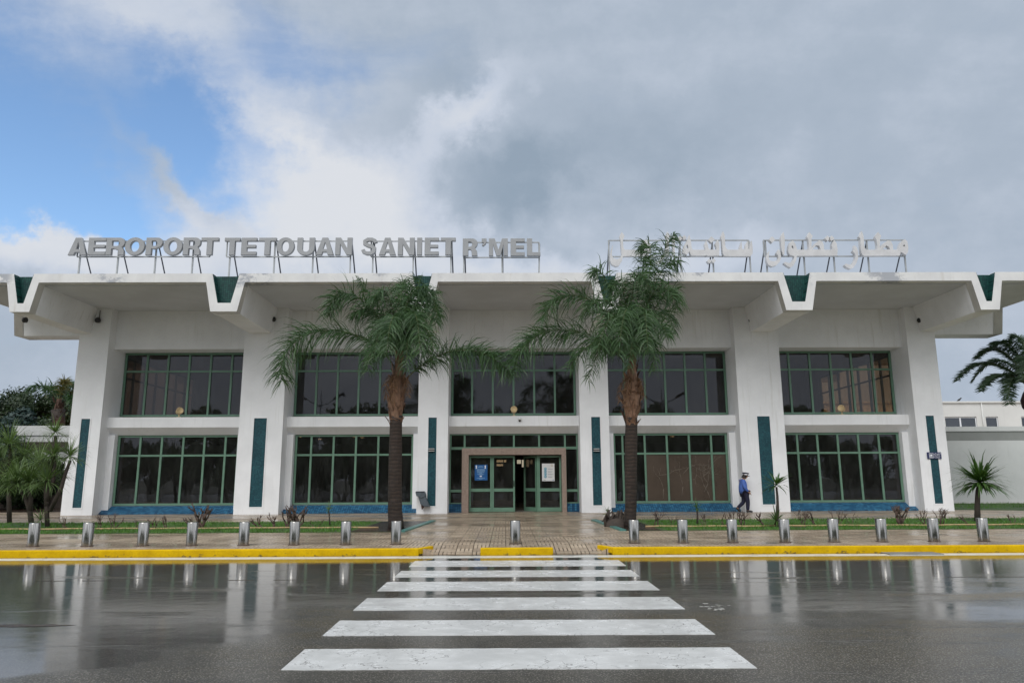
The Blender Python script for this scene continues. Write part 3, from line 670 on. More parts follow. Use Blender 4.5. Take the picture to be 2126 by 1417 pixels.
# ------------------------------------------------------------------ roof signs
YS = 30.7
def arc(cx, cz, rx, rz, a0, a1, n=10): return [(cx+rx*cos(radians(a0+(a1-a0)*i/n)), cz+rz*sin(radians(a0+(a1-a0)*i/n))) for i in range(n+1)]
def glyph(ch, w, h):
    s, b = min(.25, w*.40), .16
    if ch == 'I': return [[(0, 0), (w, 0), (w, h), (0, h)]]
    if ch == 'T': return [[(w/2-s/2, 0), (w/2+s/2, 0), (w/2+s/2, h-b), (w, h-b), (w, h), (0, h), (0, h-b), (w/2-s/2, h-b)]]
    if ch == 'L': return [[(0, 0), (w, 0), (w, b), (s, b), (s, h), (0, h)]]
    if ch == 'E': return [[(0, 0), (w, 0), (w, b), (s, b), (s, h/2-b*.42), (w*.95, h/2-b*.42), (w*.95, h/2+b*.45), (s, h/2+b*.45), (s, h-b), (w, h-b), (w, h), (0, h)]]
    if ch == 'A': return [[(0, 0), (.26, 0), (.305, .13), (w-.305, .13), (w-.26, 0), (w, 0), (w*.66, h), (w*.34, h)], [(w/2-.095, .27), (w/2+.095, .27), (w/2, h*.74)]]
    if ch == 'N': return [[(0, 0), (.22, 0), (.22, h*.60), (w-.24, 0), (w, 0), (w, h), (w-.22, h), (w-.22, h*.40), (.24, h), (0, h)]]
    if ch == 'M': return [[(0, 0), (.19, 0), (.19, h*.62), (w/2-.09, 0), (w/2+.09, 0), (w-.19, h*.62), (w-.19, 0), (w, 0), (w, h), (w-.26, h), (w/2, h*.36), (.26, h), (0, h)]]
    if ch == 'O': return [arc(w/2, h/2, w/2, h/2+.015, 0, 345, 23), arc(w/2, h/2, w/2-.235, h/2-.15, 0, 340, 17)]
    if ch == 'U': return [[(0, h)]+arc(w/2, h*.37, w/2, h*.37+.015, 180, 360, 14)+[(w, h), (w-.24, h)]+arc(w/2, h*.36, w/2-.24, h*.36-.15, 360, 180, 10)+[(.24, h)]]
    if ch in 'PR':
        r = h*.29; o = [(0, 0), (s, 0), (s, h*.36)]
        if ch == 'R': o += [(s+.10, h*.36), (w-.27, h*.28), (w-.25, 0), (w, 0), (w-.02, h*.26), (w-.09, h*.40)]
        else: o += [(w*.55, h*.34)]
        o += arc(w-r, h-r, r, r, -60 if ch == 'R' else -75, 90, 9)+[(0, h)]
        return [o, [(s, h*.52)]+arc(w-.33, h*.665, .09, h*.145, -90, 90, 6)+[(s, h*.81)]]
    if ch == "'": return [[(0, h), (w, h), (w, h-.17), (w*.8, h-.27), (w*.3, h-.36), (w*.05, h-.30), (w*.45, h-.19), (0, h-.19)]]
    if ch == 'S':
        c = [(w*.90, h*.70), (w*.84, h*.84), (w*.66, h*.905), (w*.40, h*.90), (w*.21, h*.80), (w*.22, h*.655), (w*.42, h*.565), (w*.66, h*.50), (w*.81, h*.40), (w*.80, h*.22), (w*.62, h*.11), (w*.36, h*.105), (w*.17, h*.18), (w*.10, h*.32)]
        L = []; R = []
        for i, p in enumerate(c):
            q, r = c[max(i-1, 0)], c[min(i+1, len(c)-1)]; d = Vector((r[0]-q[0], r[1]-q[1])).normalized(); k = .088 if 2 < i < 11 else .082
            L.append((p[0]-d.y*k, p[1]+d.x*k)); R.append((p[0]+d.y*k, p[1]-d.x*k))
        return [L+R[::-1]]
words = [('AEROPORT', [142, 183, 220, 259, 302.7, 338.7, 380, 417], [181, 219.5, 258.5, 300, 337, 378.5, 416, 453], [163.6, 243, 321, 398.6], (160, 436)),
         ('TETOUAN', [465.6, 500.8, 537, 573.8, 616.7, 656, 696], [498, 532.5, 573, 611, 653, 693, 731], [475.7, 568.4, 648.7, 726.8], (470, 727)),
         ('SANIET', [750, 787, 826, 865.6, 881.6, 915], [783, 822, 860.6, 876, 911, 946], [773.5, 857.6, 936], (770, 938)),
         ("R'MEL", [960.7, 1000, 1015, 1060, 1094], [991.5, 1010, 1054.5, 1089.5, 1122], [962.8, 1042.3, 1119.5], (962, 1120))]
def sign_frame(sign, posts, x0, x1, zt, zb):
    r = MB()
    for z in (zt, zb): r.box(x0, x1, YS+.20, YS+.25, z-.025, z+.025)
    for x in (x0, x1): r.box(x-.025, x+.025, YS+.2, YS+.25, zb+.026, zt-.026)
    r.build('rail', M['steel_grey'], sign)
    for x in posts:
        MB().box(x-.03, x+.03, YS+.252, YS+.31, 10.1, zt+.02).build('post', M['steel_grey'], sign)
        MB().tube([(x+.03, YS+.33, zt-.03), (x+.03, YS+1.62, 10.14)], .032, 6).build('brace', M['dark_steel'], sign)
adj = {'AEROPORT': 'farthest left on the roof edge', 'TETOUAN': 'second word on the roof edge', 'SANIET': 'third word on the roof edge', "R'MEL": 'last French word, right of SANIET'}
for wd, xa, xb, posts, (rx0, rx1) in words:
    z0 = at((xa[0]+xb[-1])/2, 528.5 if wd != "R'MEL" else 530, YS).z-.01
    s = thing('roof_sign', (at(xa[0], 528, YS).x, YS, 10.14), 'grey block letters reading %s on a steel frame, %s' % (wd, adj[wd]), 'sign', 'French roof sign words')
    hgt = at(300, 492, YS).z-at(300, 528, YS).z
    for ch, p, q in zip(wd, xa, xb):
        X0, X1 = at(p, 510, YS).x, at(q, 510, YS).x
        solid_poly('letter', [[(X0+x, z0+z) for x, z in lp] for lp in glyph(ch, X1-X0, hgt)], .15, M['sign_grey'], s, YS, .012)
    zt = at(xa[0], 497.5, YS).z if wd != "R'MEL" else at(1100, 500, YS).z
    sign_frame(s, [at(x, 560, YS+.28).x for x in posts], at(rx0, 528, YS+.2).x, at(rx1, 528, YS+.2).x, zt, z0-.02)
K = 2126/330.0
def trace(pts, ox): return [(lambda p: (p.x, p.z))(at(ox+x/K, 470+y/K, YS)) for x, y in pts]
def dia(x, y, r=36): return [(x, y-r), (x+r, y), (x, y+r), (x-r, y)]
ar2 = [[[(1412,62),(1432,110),(1440,180),(1442,250),(1455,295),(1480,312),(1621,312),(1622,250),(1612,185),(1590,140),(1632,75),(1672,125),(1656,170),(1655,290),(1700,230),(1760,188),(1800,195),(1825,240),(1832,312),(1908,312),(1915,260),(1940,205),(1990,170),(2020,200),(2035,280),(2031,340),(2003,380),(1935,337),(1920,388),(1450,392),(1420,380),(1408,350),(1400,280),(1396,200),(1395,155),(1374,140),(1395,110)], [(1690,308),(1742,252),(1770,268),(1797,308)], [(1962,256),(1984,238),(1994,265),(1976,268)]],
       [[(1315,252),(1345,280),(1364,340),(1364,420),(1340,490),(1300,550),(1260,566),(1210,545),(1182,520),(1200,497),(1250,512),(1290,495),(1318,450),(1330,400),(1320,360),(1290,330),(1312,300)]],
       [[(1085,390),(1089,310),(1075,230),(1045,180),(1020,215),(1010,262),(1022,290),(1018,312),(908,312),(905,255),(885,200),(845,186),(790,225),(742,290),(738,165),(756,130),(712,75),(678,140),(700,175),(711,312),(545,312),(540,285),(520,225),(490,188),(455,210),(437,250),(428,310),(432,350),(452,380),(500,394),(512,398),(505,430),(475,475),(440,492),(388,472),(370,490),(415,525),(460,552),(500,520),(530,460),(545,393)], [(750,308),(802,250),(842,255),(866,308)], [(468,270),(485,250),(500,280),(497,305)]],
       [dia(955,158)], [dia(1010,158)], [[(365,75),(378,130),(383,200),(378,370),(355,378),(340,300),(332,200),(328,150),(345,110)]],
       [[(302,303),(325,350),(334,410),(315,470),(270,518),(215,535),(165,512),(140,465),(138,400),(155,360),(178,328),(170,375),(165,420),(185,458),(240,466),(285,452),(300,420),(292,385),(268,360)]], [dia(213,175,43)]]
ar1 = [[[(1618,65),(1637,110),(1645,180),(1648,260),(1665,300),(1690,312),(1832,312),(1845,260),(1865,205),(1870,260),(1872,300),(1912,312),(1922,240),(1950,195),(1955,250),(1957,300),(1968,312),(1975,260),(2001,190),(2014,280),(2014,360),(1985,397),(1640,395),(1615,360),(1607,260),(1603,180),(1587,140),(1605,105)]],
       [[(1168,112),(1190,200),(1198,285),(1215,312),(1385,312),(1370,240),(1395,188),(1412,240),(1422,290),(1445,312),(1532,312),(1530,270),(1513,235),(1548,176),(1569,230),(1567,390),(1415,392),(1395,380),(1385,390),(1200,390),(1182,370),(1172,330),(1135,380),(1076,350),(1082,300),(1105,245),(1140,185)], [(1115,287),(1142,236),(1160,293)]],
       [dia(1463,175,43)], [dia(1435,463,32)], [dia(1490,458,32)], [dia(1047,155,34)], [dia(1098,150,34)],
       [[(962,78),(975,180),(975,388),(945,388),(943,200),(948,130)]],
       [[(872,70),(912,120),(895,170),(895,380),(842,395),(800,470),(750,502),(700,490),(720,468),(770,448),(800,395),(850,330),(860,170),(842,135)]],
       [[(262,72),(300,125),(280,180),(283,270),(300,312),(505,312),(515,250),(560,190),(610,176),(650,240),(655,330),(620,392),(300,397),(278,400),(265,460),(225,522),(180,532),(130,505),(108,450),(108,380),(125,300),(147,245),(134,320),(130,380),(152,425),(200,440),(245,420),(262,380),(255,300),(248,180),(233,130)], [(562,268),(600,250),(606,288),(577,298)]]]
for shapes, ox, posts, rx, zc, lab in ((ar1, 1250, [1265.5, 1341, 1414.5, 1482, 1559], (1264.5, 1556), 500, 'pale grey Arabic lettering on a steel roof frame, partly hidden by the right palm'),
                              (ar2, 1570, [1593.3, 1671.7, 1734, 1805.5, 1882], (1587, 1880), 500, 'pale grey Arabic lettering on a steel roof frame, the farthest right of all the signs')):
    s = thing('roof_sign', (at(rx[0], 528, YS).x, YS, 10.14), lab, 'sign', 'Arabic roof sign words')
    for lp in shapes: solid_poly('letter', [trace(q, ox) for q in lp], .2, M['sign_white'], s, YS, 0, .003)
    sign_frame(s, [at(x, 568, YS+.28).x for x in posts], at(rx[0], 528, YS+.2).x, at(rx[1], 528, YS+.2).x, at(1560, 498.5, YS+.2).z, at(1560, 532, YS+.2).z)

# ------------------------------------------------------------------ fittings on the facade
def spot(px, py, Y, lab, first=[None]):
    p = at(px, py, Y)
    if first[0] is None:
        t = thing('spotlight', p, lab, 'lamp', 'black spotlights under the roof beams')
        MB().lathe([(0, -.13), (.09, -.12), (.13, -.06), (.14, .02), (.10, .09), (.04, .12), (0, .12)], n=16).build('lamp_head', M['black'], t, (0, 0, 0))
        b_ = MB(); b_.box(-.03, .03, .02, .14, .06, .14); b_.tube([(0, .12, .12), (0, .12, .5)], .018, 6); b_.build('bracket', M['black'], t, (0, 0, 0))
        first[0] = t
    else:
        t = copy_tree(first[0]); t.location = p; t['label'] = lab
    return t
for px, py, Y, lab in ((203, 664, 34.28, 'black round spotlight on the wide white column left of the first window'), (567, 662, 34.28, 'black round spotlight at the beam end above the second column from the left'),
                  (912, 670, 34.28, 'black round spotlight beside the left palm crown'), (1560, 664, 34.28, 'black round spotlight right of the right palm, under the fifth beam'),
                  (1910, 664, 34.28, 'black round spotlight at the top of the right end column'), (52, 664, 34.25, 'black round spotlight on the side beam at the left end of the roof')): spot(px, py, Y, lab)
def flood(px, py, Y, lab, rz, first=[None]):
    p = at(px, py, Y)
    if first[0] is None:
        t = thing('floodlight', p, lab, 'lamp', 'cream floodlights on the ledge')
        hd = MB().lathe([(.0, -.16), (.10, -.16), (.14, -.10), (.155, .10), (.165, .12), (.14, .125), (.13, .09), (0, .08)], n=18).build('lamp_head', M['cream'], t, (0, 0, 0)); hd.rotation_euler = (radians(75), 0, 0)
        st_ = MB(); st_.box(-.02, .02, -.02, .02, -.27, -.1); st_.box(-.09, .09, -.06, .06, -.29, -.27); st_.build('foot', M['cream'], t, (0, 0, 0)); first[0] = t
    else: t = copy_tree(first[0]); t.location = p; t['label'] = lab
    t.location.z = 4.555+.29; t.rotation_euler = (0, 0, rz)
flood(372, 857, 35.12, 'cream floodlight on the ledge outside the far left upper window', .7)
flood(1067, 857, 35.12, 'cream floodlight on the ledge above the entrance', 0)
flood(1748, 855, 35.12, 'cream floodlight on the ledge outside the far right upper window', -.7)
def wlamp(px, py, lab, first=[None]):
    p = at(px, py, YC+.03)
    if first[0] is None:
        t = thing('wall_lamp', p, lab, 'lamp', 'wall lamps beside the entrance')
        b_ = MB(); b_.box(-.13, .13, -.06, .03, -.02, .05); b_.box(-.13, .13, -.10, .03, -.075, -.045); b_.build('housing', M['black'], t, (0, 0, 0))
        b_ = MB(); b_.box(-.14, .14, -.135, -.061, .051, .075); b_.box(-.14, .14, -.135, -.03, -.045, -.02); b_.build('louvre', M['poster_white'], t, (0, 0, 0)); first[0] = t
    else: t = copy_tree(first[0]); t.location = p; t['label'] = lab
wlamp(896, 934, 'small louvred lamp on the teal panel left of the entrance'); wlamp(1238, 934, 'small louvred lamp on the teal panel right of the entrance')
t = thing('security_camera', at(1079, 871, YW-.06), 'small white dome camera on the band above the entrance', 'camera')
MB().lathe([(0, .09), (.07, .09), (.075, .0), (.06, -.01), (0, -.01)], n=16).build('mount', M['poster_white'], t, (0, 0, 0))
MB().lathe([(.06, -.011), (.05, -.06), (.03, -.085), (0, -.09)], n=16).build('dome', M['black'], t, (0, 0, 0))
# sign for the trolleys
p = at(1939.5, 945, YC-.04); w, h = .335, .155
t = thing('direction_sign', p, 'small navy sign reading Chariots and Trolleys on the right end column', 'sign')
bevel(MB().box(-w, w, -.02, .015, -h, h).build('board', M['sign_blue'], t, (0, 0, 0)), .008)
def text(s, x, z, size, par, y):
    cu = bpy.data.curves.new('lettering', 'FONT'); cu.body = s; cu.size = size; cu.extrude = .002
    tmp = bpy.data.objects.new('tmp', cu); COL.objects.link(tmp)
    me = bpy.data.meshes.new_from_object(tmp.evaluated_get(bpy.context.evaluated_depsgraph_get())); bpy.data.objects.remove(tmp)
    me.transform(Matrix(((1, 0, 0, x), (0, 0, -1, y), (0, 1, 0, z), (0, 0, 0, 1)))); me.materials.append(M['print_white'])
    return link('lettering', me, par, (0, 0, 0))
text('Chariots', -.02, -.025, .085, t, -.0225); text('Trolleys', -.02, -.115, .085, t, -.0225)
ab = MB()                                   # the Arabic line and the trolley in its square
for pts in ([(.30, .065), (.30, .12)], [(.27, .12), (.27, .065), (.20, .06)], [(.22, .062), (.215, .10), (.185, .10), (.18, .066)], [(.165, .09), (.165, .05), (.14, .03)], [(.12, .065), (.11, .09), (.09, .065)], [(.06, .065), (.06, .12)], [(.03, .09), (.03, .062), (-.01, .062), (-.012, .085)]):
    ab.tube([(x, -.022, z) for x, z in pts], .009, 5)
ab.build('lettering', M['print_white'], t, (0, 0, 0))
ic = MB()
for x0, x1, z0, z1 in ((-.25, -.05, .10, .115), (-.25, -.05, -.115, -.10), (-.25, -.235, -.10, .10), (-.065, -.05, -.10, .10), (-.19, -.10, -.02, .055), (-.205, -.10, -.055, -.035), (-.215, -.2, -.055, .06)): ic.box(x0, x1, -.024, -.02, z0, z1)
for x in (-.18, -.12): ic.prism_y([(x+.018*cos(a), -.075+.018*sin(a)) for a in [k*pi/4 for k in range(8)]], -.024, -.02)
ic.build('pictogram', M['print_white'], t, (0, 0, 0))
# posters on the doors
def poster(px0, py0, px1, py1, lab, mat, marks):
    a_, b_ = at(px0, py1, YL-.02), at(px1, py0, YL-.02)
    o = thing('poster', (a_.x, YL-.02, a_.z), lab, 'poster'); w, h = b_.x-a_.x, b_.z-a_.z
    MB().box(0, w, -.002, .004, 0, h).build('sheet', mat, o, (0, 0, 0))
    by = {}
    for mname, kind, *v in marks:
        m_ = by.setdefault(mname, MB())
        if kind == 'b': x0, z0, x1, z1 = v; m_.box(x0*w, x1*w, -.0045, -.002, z0*h, z1*h)
        elif kind == 'p': m_.prism_y([(x*w, z*h) for x, z in v[0]], -.0045, -.002)
        elif kind == 'ring':
            cx, cz, r = v
            for k in range(12):
                a0, a1 = k*pi/6, (k+1)*pi/6
                m_.prism_y([(cx*w+rr*w*cos(aa), cz*h+rr*w*sin(aa)) for rr, aa in ((r*.62, a0), (r, a0), (r, a1), (r*.62, a1))], -.0045, -.002)
    for mname, m_ in by.items(): m_.build('print', M[mname], o, (0, 0, 0))
mk = []
for cx in (.13, .83): mk += [('print_white', 'p', [(cx-.075, .88), (cx+.075, .88), (cx, .985)]), ('print_white', 'b', cx-.04, .79, cx+.04, .88), ('print_white', 'p', [(cx-.06, .75), (cx+.06, .75), (cx+.05, .79), (cx-.05, .79)])]
for z, hw in ((.88, .13), (.84, .22), (.70, .32), (.64, .33), (.60, .32), (.545, .30), (.50, .28), (.44, .10), (.40, .27), (.35, .18), (.13, .31), (.08, .14)):
    x = .48-hw
    while x < .48+hw: L = random.uniform(.04, .12); mk.append(('print_pale', 'b', x, z, min(x+L, .48+hw), z+.028)); x += L+.02
mk += [('print_white', 'p', [(.38, .27), (.42, .22), (.54, .22), (.58, .27), (.54, .30), (.42, .30)])]
poster(985.5, 964, 1012, 996.5, 'blue notice with two white figures and lines of text on the left glass door', M['poster_blue'], mk)
mk = [('print_tan', 'ring', .80, .89, .09)]
for k, z in enumerate((.70, .55, .40, .25)):
    mk.append(('print_cyan', 'ring', .27-.01*0, z, .115)); mk.append(('print_cyan', 'p', [(.22, z-.03), (.31, z-.035), (.33, z+.02), (.25, z+.035)]))
    for j in range(2): mk.append(('print_grey', 'b', .46+.03*j, z-.01-.035*j, .90-.06*j-.05*(k % 2), z+.008-.035*j))
mk += [('black', 'b', .12, .05, .28, .07), ('poster_blue', 'b', .83, .05, .93, .08)]
poster(1125.5, 961.5, 1151, 998, 'white notice with four blue round symbols on the right glass panel', M['poster_white'], mk)
# litter bin hanging askew on the column
def pt(px, py, Y=YC-.18): q = at(px, py, Y); return q
t = thing('litter_bin', pt(876, 1038), 'dark grey metal litter bin hanging tilted on the column left of the entrance', 'bin')
def quadprism(name, pts, y0, y1, mat):
    P = [(at(x, y, YC-.15).x, at(x, y, YC-.15).z) for x, y in pts]
    return bevel(MB().prism_y(P[::-1], y0, y1).build(name, mat, t), .012)
quadprism('bin_body', [(868.5, 1028), (882, 1026), (893, 1051), (882, 1050.5), (874, 1046)], YC-.34, YC-.02, M['grey_plastic'])
quadprism('hood', [(863.5, 1020.5), (882, 1020), (884.5, 1026), (881.5, 1031), (876, 1033), (869, 1029.5), (865.5, 1029)], YC-.37, YC-.01, M['grey_plastic'])
quadprism('lid', [(864, 1019.3), (881.5, 1019), (881.5, 1021.8), (864, 1022.2)], YC-.375, YC-.005, M['dark_plastic'])
quadprism('bin_flap', [(874.5, 1046.5), (881.5, 1050.6), (876, 1057.5)], YC-.25, YC-.1, M['rust'])

# ------------------------------------------------------------------ bollards
bol = thing('bollard', (0, 0, 0), '-', 'bollard', 'stainless steel bollards along the kerb')
MB().lathe([(.128, .0), (.128, .555), (.122, .568)], n=32).build('post', M['steel'], bol, (0, 0, 0))
MB().lathe([(.121, .5675), (.10, .574), (.0, .576)], n=32).build('cap', M['steel'], bol, (0, 0, 0))
MB().lathe([(.128, .0), (.150, .0), (.150, .012), (.128, .014)], n=32).build('base_ring', M['rust'], bol, (0, 0, 0))
bl = [('leftmost in the photo, before the yuccas', -11.82), ('second from the left edge, before the left end column', -10.47), ('third from the left edge, before the first blue ledge', -9.10), ('fourth from the left edge, before the big bare shrub', -7.88),
      ('fifth from the left edge, before the second column', -6.57), ('before the many-stemmed bare shrub left of the left palm', -5.31), ('next left of the left palm trunk', -4.02), ('right in front of the left palm trunk', -2.76),
      ('standing alone in the middle of the entrance path', .24), ('right in front of the right palm trunk', 3.24), ('next right of the right palm trunk', 4.47), ('left of the walking man', 5.73), ('before the thin stemmed dracaena', 7.05),
      ('fifth from the right edge, before the far right blue ledge', 8.30), ('fourth from the right edge, just left of the big bare shrub', 9.51), ('third from the right edge, before the right end column', 10.84), ('before the trunk of the round headed dracaena', 12.10), ('cut by the right edge of the photo', 13.40)]
for i, (lab, x) in enumerate(bl):
    o = bol if i == 0 else copy_tree(bol)
    o.location = (x, 18.80+random.uniform(-.02, .02), 0); o.rotation_euler = (0, 0, random.uniform(0, 6)); o['label'] = 'short steel bollard '+lab
# drain grate in the gutter
t = thing('drain_grate', (9.45, 17.45, RZ), 'rusty iron drain grate in the gutter under the right yellow kerb', 'drain')
fr = MB(); fr.box(-.62, .62, -.32, .36, .002, .008); fr.build('pit', M['rust'], t, (0, 0, 0))
gb = MB()
for k in range(16): gb.box(-.58+k*.078, -.54+k*.078, -.28, .32, .009, .02)
gb.box(-.62, .62, -.32, -.285, .009, .022); gb.box(-.62, .62, .325, .36, .009, .022); gb.build('bars', M['steel_grey'], t, (0, 0, 0))

# ------------------------------------------------------------------ palms
def bez(P, t):
    P = [Vector(p) for p in P]
    while len(P) > 1: P = [P[i].lerp(P[i+1], t) for i in range(len(P)-1)]
    return P[0]
def frond_mesh(path, n, L, width, mats, parent, droop=1.0, spread=.9, flat=False, rad=.022, t0=.12, wind=Vector((0, 0, 0)), name='frond'):
    m = MB(); P = [bez(path, i/24) for i in range(25)]
    m.tube(P, [rad*(1-.85*i/24) for i in range(25)], 5, 1)
    for i in range(n):
        t = t0+(1-t0)*(i+random.random())/n; c = bez(path, t); T = (bez(path, min(1, t+.02))-bez(path, max(0, t-.02))).normalized()
        S = T.cross(Vector((0, 0, 1)));
        if S.length < .05: S = Vector((1, 0, 0))
        S.normalize(); Up = S.cross(T)
        ln_ = L*(.45+.55*sin(pi*min(1, (t-t0)/(1-t0)*.85+.12)))*random.uniform(.6, 1.2)
        for sd in (-1, 1):
            a = random.gauss(0, .8) if not flat else random.gauss(.25, .12)
            d = (S*sd*cos(a)+Up*sin(a))*spread+T*random.uniform(.15, .75); d.normalize()
            pos = c.copy(); seg = 4; k = ln_/seg; w = width*random.uniform(.7, 1.15)
            sv = d.cross(Vector((random.uniform(-1, 1), random.uniform(-1, 1), random.uniform(-.3, .3)))); sv = sv.normalized() if sv.length > .01 else Up
            vs = []
            for q in range(seg+1):
                ww = w*(1-(q/seg)**2*.92)*(.55 if q == 0 else 1)
                vs += [pos-sv*ww/2, pos+sv*ww/2]
                d = (d+Vector((0, 0, -1))*droop*(.10+.17*q)*random.uniform(.5, 1.5)+wind*.12).normalized(); pos = pos+d*k
            m.add(vs, [(2*q, 2*q+1, 2*q+3, 2*q+2) for q in range(seg)], 0)
    return m.build(name, mats, parent)
def queen_palm(base, Y, trunk_px, boot_px, fronds, lab):
    p0 = gnd(*base); t = thing('palm_tree', (p0.x, Y, 0), lab, 'palm', 'tall palms in front of the terminal')
    pts = [at(x, y, Y) for x, y, r in trunk_px]; pts[0].z = -.05
    MB().tube(pts, [r for *_, r in trunk_px], 18).build('trunk', M['trunk'], t)
    bt = MB(); bp = [at(x, y, Y) for x, y, r in boot_px]; br_ = [r for *_, r in boot_px]
    bt.tube(bp, [r*.9 for r in br_], 14)
    for k in range(46):                                   # stubs of old leaf bases wrapped around the boot
        f = random.random()*.96; j = f*(len(bp)-1); i = int(j); q = bp[i].lerp(bp[min(i+1, len(bp)-1)], j-i); r = (br_[i]+(br_[min(i+1, len(bp)-1)]-br_[i])*(j-i))*.86
        a = random.uniform(0, 2*pi); o = Vector((cos(a), sin(a), 0)); s = Vector((-sin(a), cos(a), 0)); L = random.uniform(.25, .6); w = random.uniform(.05, .12)
        up = Vector((random.uniform(-.12, .12), random.uniform(-.12, .12), 1)); fl_ = random.uniform(.04, .24)
        a0, a1, a2 = q+o*r*.92-up*L*.4, q+o*(r*1.0+.02), q+o*(r+fl_)+up*L*.6
        bt.add([a0-s*w, a0+s*w, a1+s*w*.9+o*.02, a1-s*w*.9+o*.02, a2+s*w*.3, a2-s*w*.3, a1-s*w*.5-o*.03, a1+s*w*.5-o*.03], [(0, 1, 2, 3), (3, 2, 4, 5), (6, 7, 4, 5)], 0)
    for k in range(60):
        a = random.uniform(0, 2*pi); i = random.randrange(1, len(bp)); q = bp[i]; r = br_[i]*1.05
        pth = [q+Vector((cos(a+.5*j)*r, sin(a+.5*j)*r, -.05*j*random.random())) for j in range(4)]; bt.tube(pth, .008, 3)
    bt.build('leaf_boot', M['boot'], t)
    for path, n, L, dr in fronds:
        W_ = [at(x, y, Y+dy) for x, y, dy in path]
        frond_mesh(W_, int(n*1.45), L*1.2, .034, [M['frond'], M['rachis']], t, droop=dr*1.45, wind=Vector((-.35, 0, 0)))
    cx_, cy_ = boot_px[-3][:2]                            # old brown fronds hanging against the boot
    for k, (dx, dz, dy) in enumerate(((-22, 46, -.3), (19, 40, -.35), (-9, 58, -.6), (12, 30, .3))):
        frond_mesh([at(cx_, cy_, Y), at(cx_+dx*.9, cy_-16, Y+dy*.6), at(cx_+dx*1.25, cy_+dz*.4, Y+dy), at(cx_+dx*1.15, cy_+dz, Y+dy)], 34, .34, .022, [M['dead'], M['boot']], t, droop=2.0, rad=.018, name='dry_frond')
    return t
B1 = (829, 745, 0)
P1 = [([(823, 772, 0), (800, 705, -.2), (668, 622, -.8), (560, 715, -1.2), (586, 790, -1.3)], 175, 1.0, .6),
      ([(827, 750, 0), (800, 640, -.1), (720, 575, -.4), (682, 600, -.6), (684, 655, -.7)], 115, .8, .6),
      ([(829, 740, 0), (810, 660, .1), (765, 600, .2), (741, 580, .3)], 65, .6, .7),
      ([(832, 740, 0), (846, 660, -.1), (852, 600, -.1), (862, 574, -.2)], 75, .72, .8),
      ([(832, 745, 0), (852, 640, -.2), (885, 565, -.5), (915, 620, -.8), (904, 676, -.9)], 75, .75, .95),
      ([(838, 792, 0), (880, 742, -.2), (960, 700, -.5), (1010, 722, -.8), (1066, 780, -1.0)], 185, .85, .6),
      ([(829, 745, 0), (815, 660, -.6), (790, 640, -1.3), (775, 745, -1.8)], 75, .8, 1.1),
      ([(829, 745, 0), (830, 640, -.8), (812, 620, -1.7), (802, 735, -2.3)], 75, .8, 1.1),
      ([(832, 745, 0), (852, 620, -.7), (868, 620, -1.5), (872, 735, -2.1)], 75, .8, 1.1),
      ([(829, 745, 0), (845, 660, -.6), (880, 640, -1.2), (902, 725, -1.6)], 70, .7, 1.0),
      ([(829, 745, 0), (850, 640, .6), (880, 600, 1.2), (915, 660, 1.8)], 70, .75, 1.0),
      ([(829, 745, 0), (825, 640, .4), (835, 590, .9), (838, 590, 1.3)], 70, .7, .9),
      ([(829, 745, 0), (845, 690, -.7), (850, 680, -1.4), (842, 770, -1.8)], 60, .6, 1.1),
      ([(829, 745, 0), (818, 620, -.3), (800, 570, -.6), (775, 625, -1)], 75, .75, 1.0),
      ([(828, 750, 0), (805, 680, -.5), (770, 690, -1.0), (762, 770, -1.4)], 70, .75, 1.1), ([(830, 750, 0), (850, 670, -.5), (885, 680, -.9), (898, 760, -1.1)], 65, .7, 1.1),
      ([(829, 745, 0), (835, 640, -.4), (850, 585, -.8), (886, 600, -1)], 75, .75, .9), ([(829, 745, 0), (845, 640, .1), (880, 580, .2), (908, 610, .3)], 70, .7, .9), ([(828, 748, 0), (800, 665, -.1), (760, 610, -.3), (735, 660, -.4)], 75, .8, .8)]
queen_palm((820, 1098), 24.3, [(822, 1101, .29), (822, 1085, .25), (820, 1060, .235), (820, 1000, .225), (821, 940, .22), (822, 880, .205), (823, 862, .20)],
           [(822, 882, .20), (822, 868, .21), (823, 840, .275), (824, 808, .28), (826, 782, .18), (828, 750, .13), (829, 735, .08)], P1,
           'tall palm with a brown boot and wind swept crown, left of the entrance')
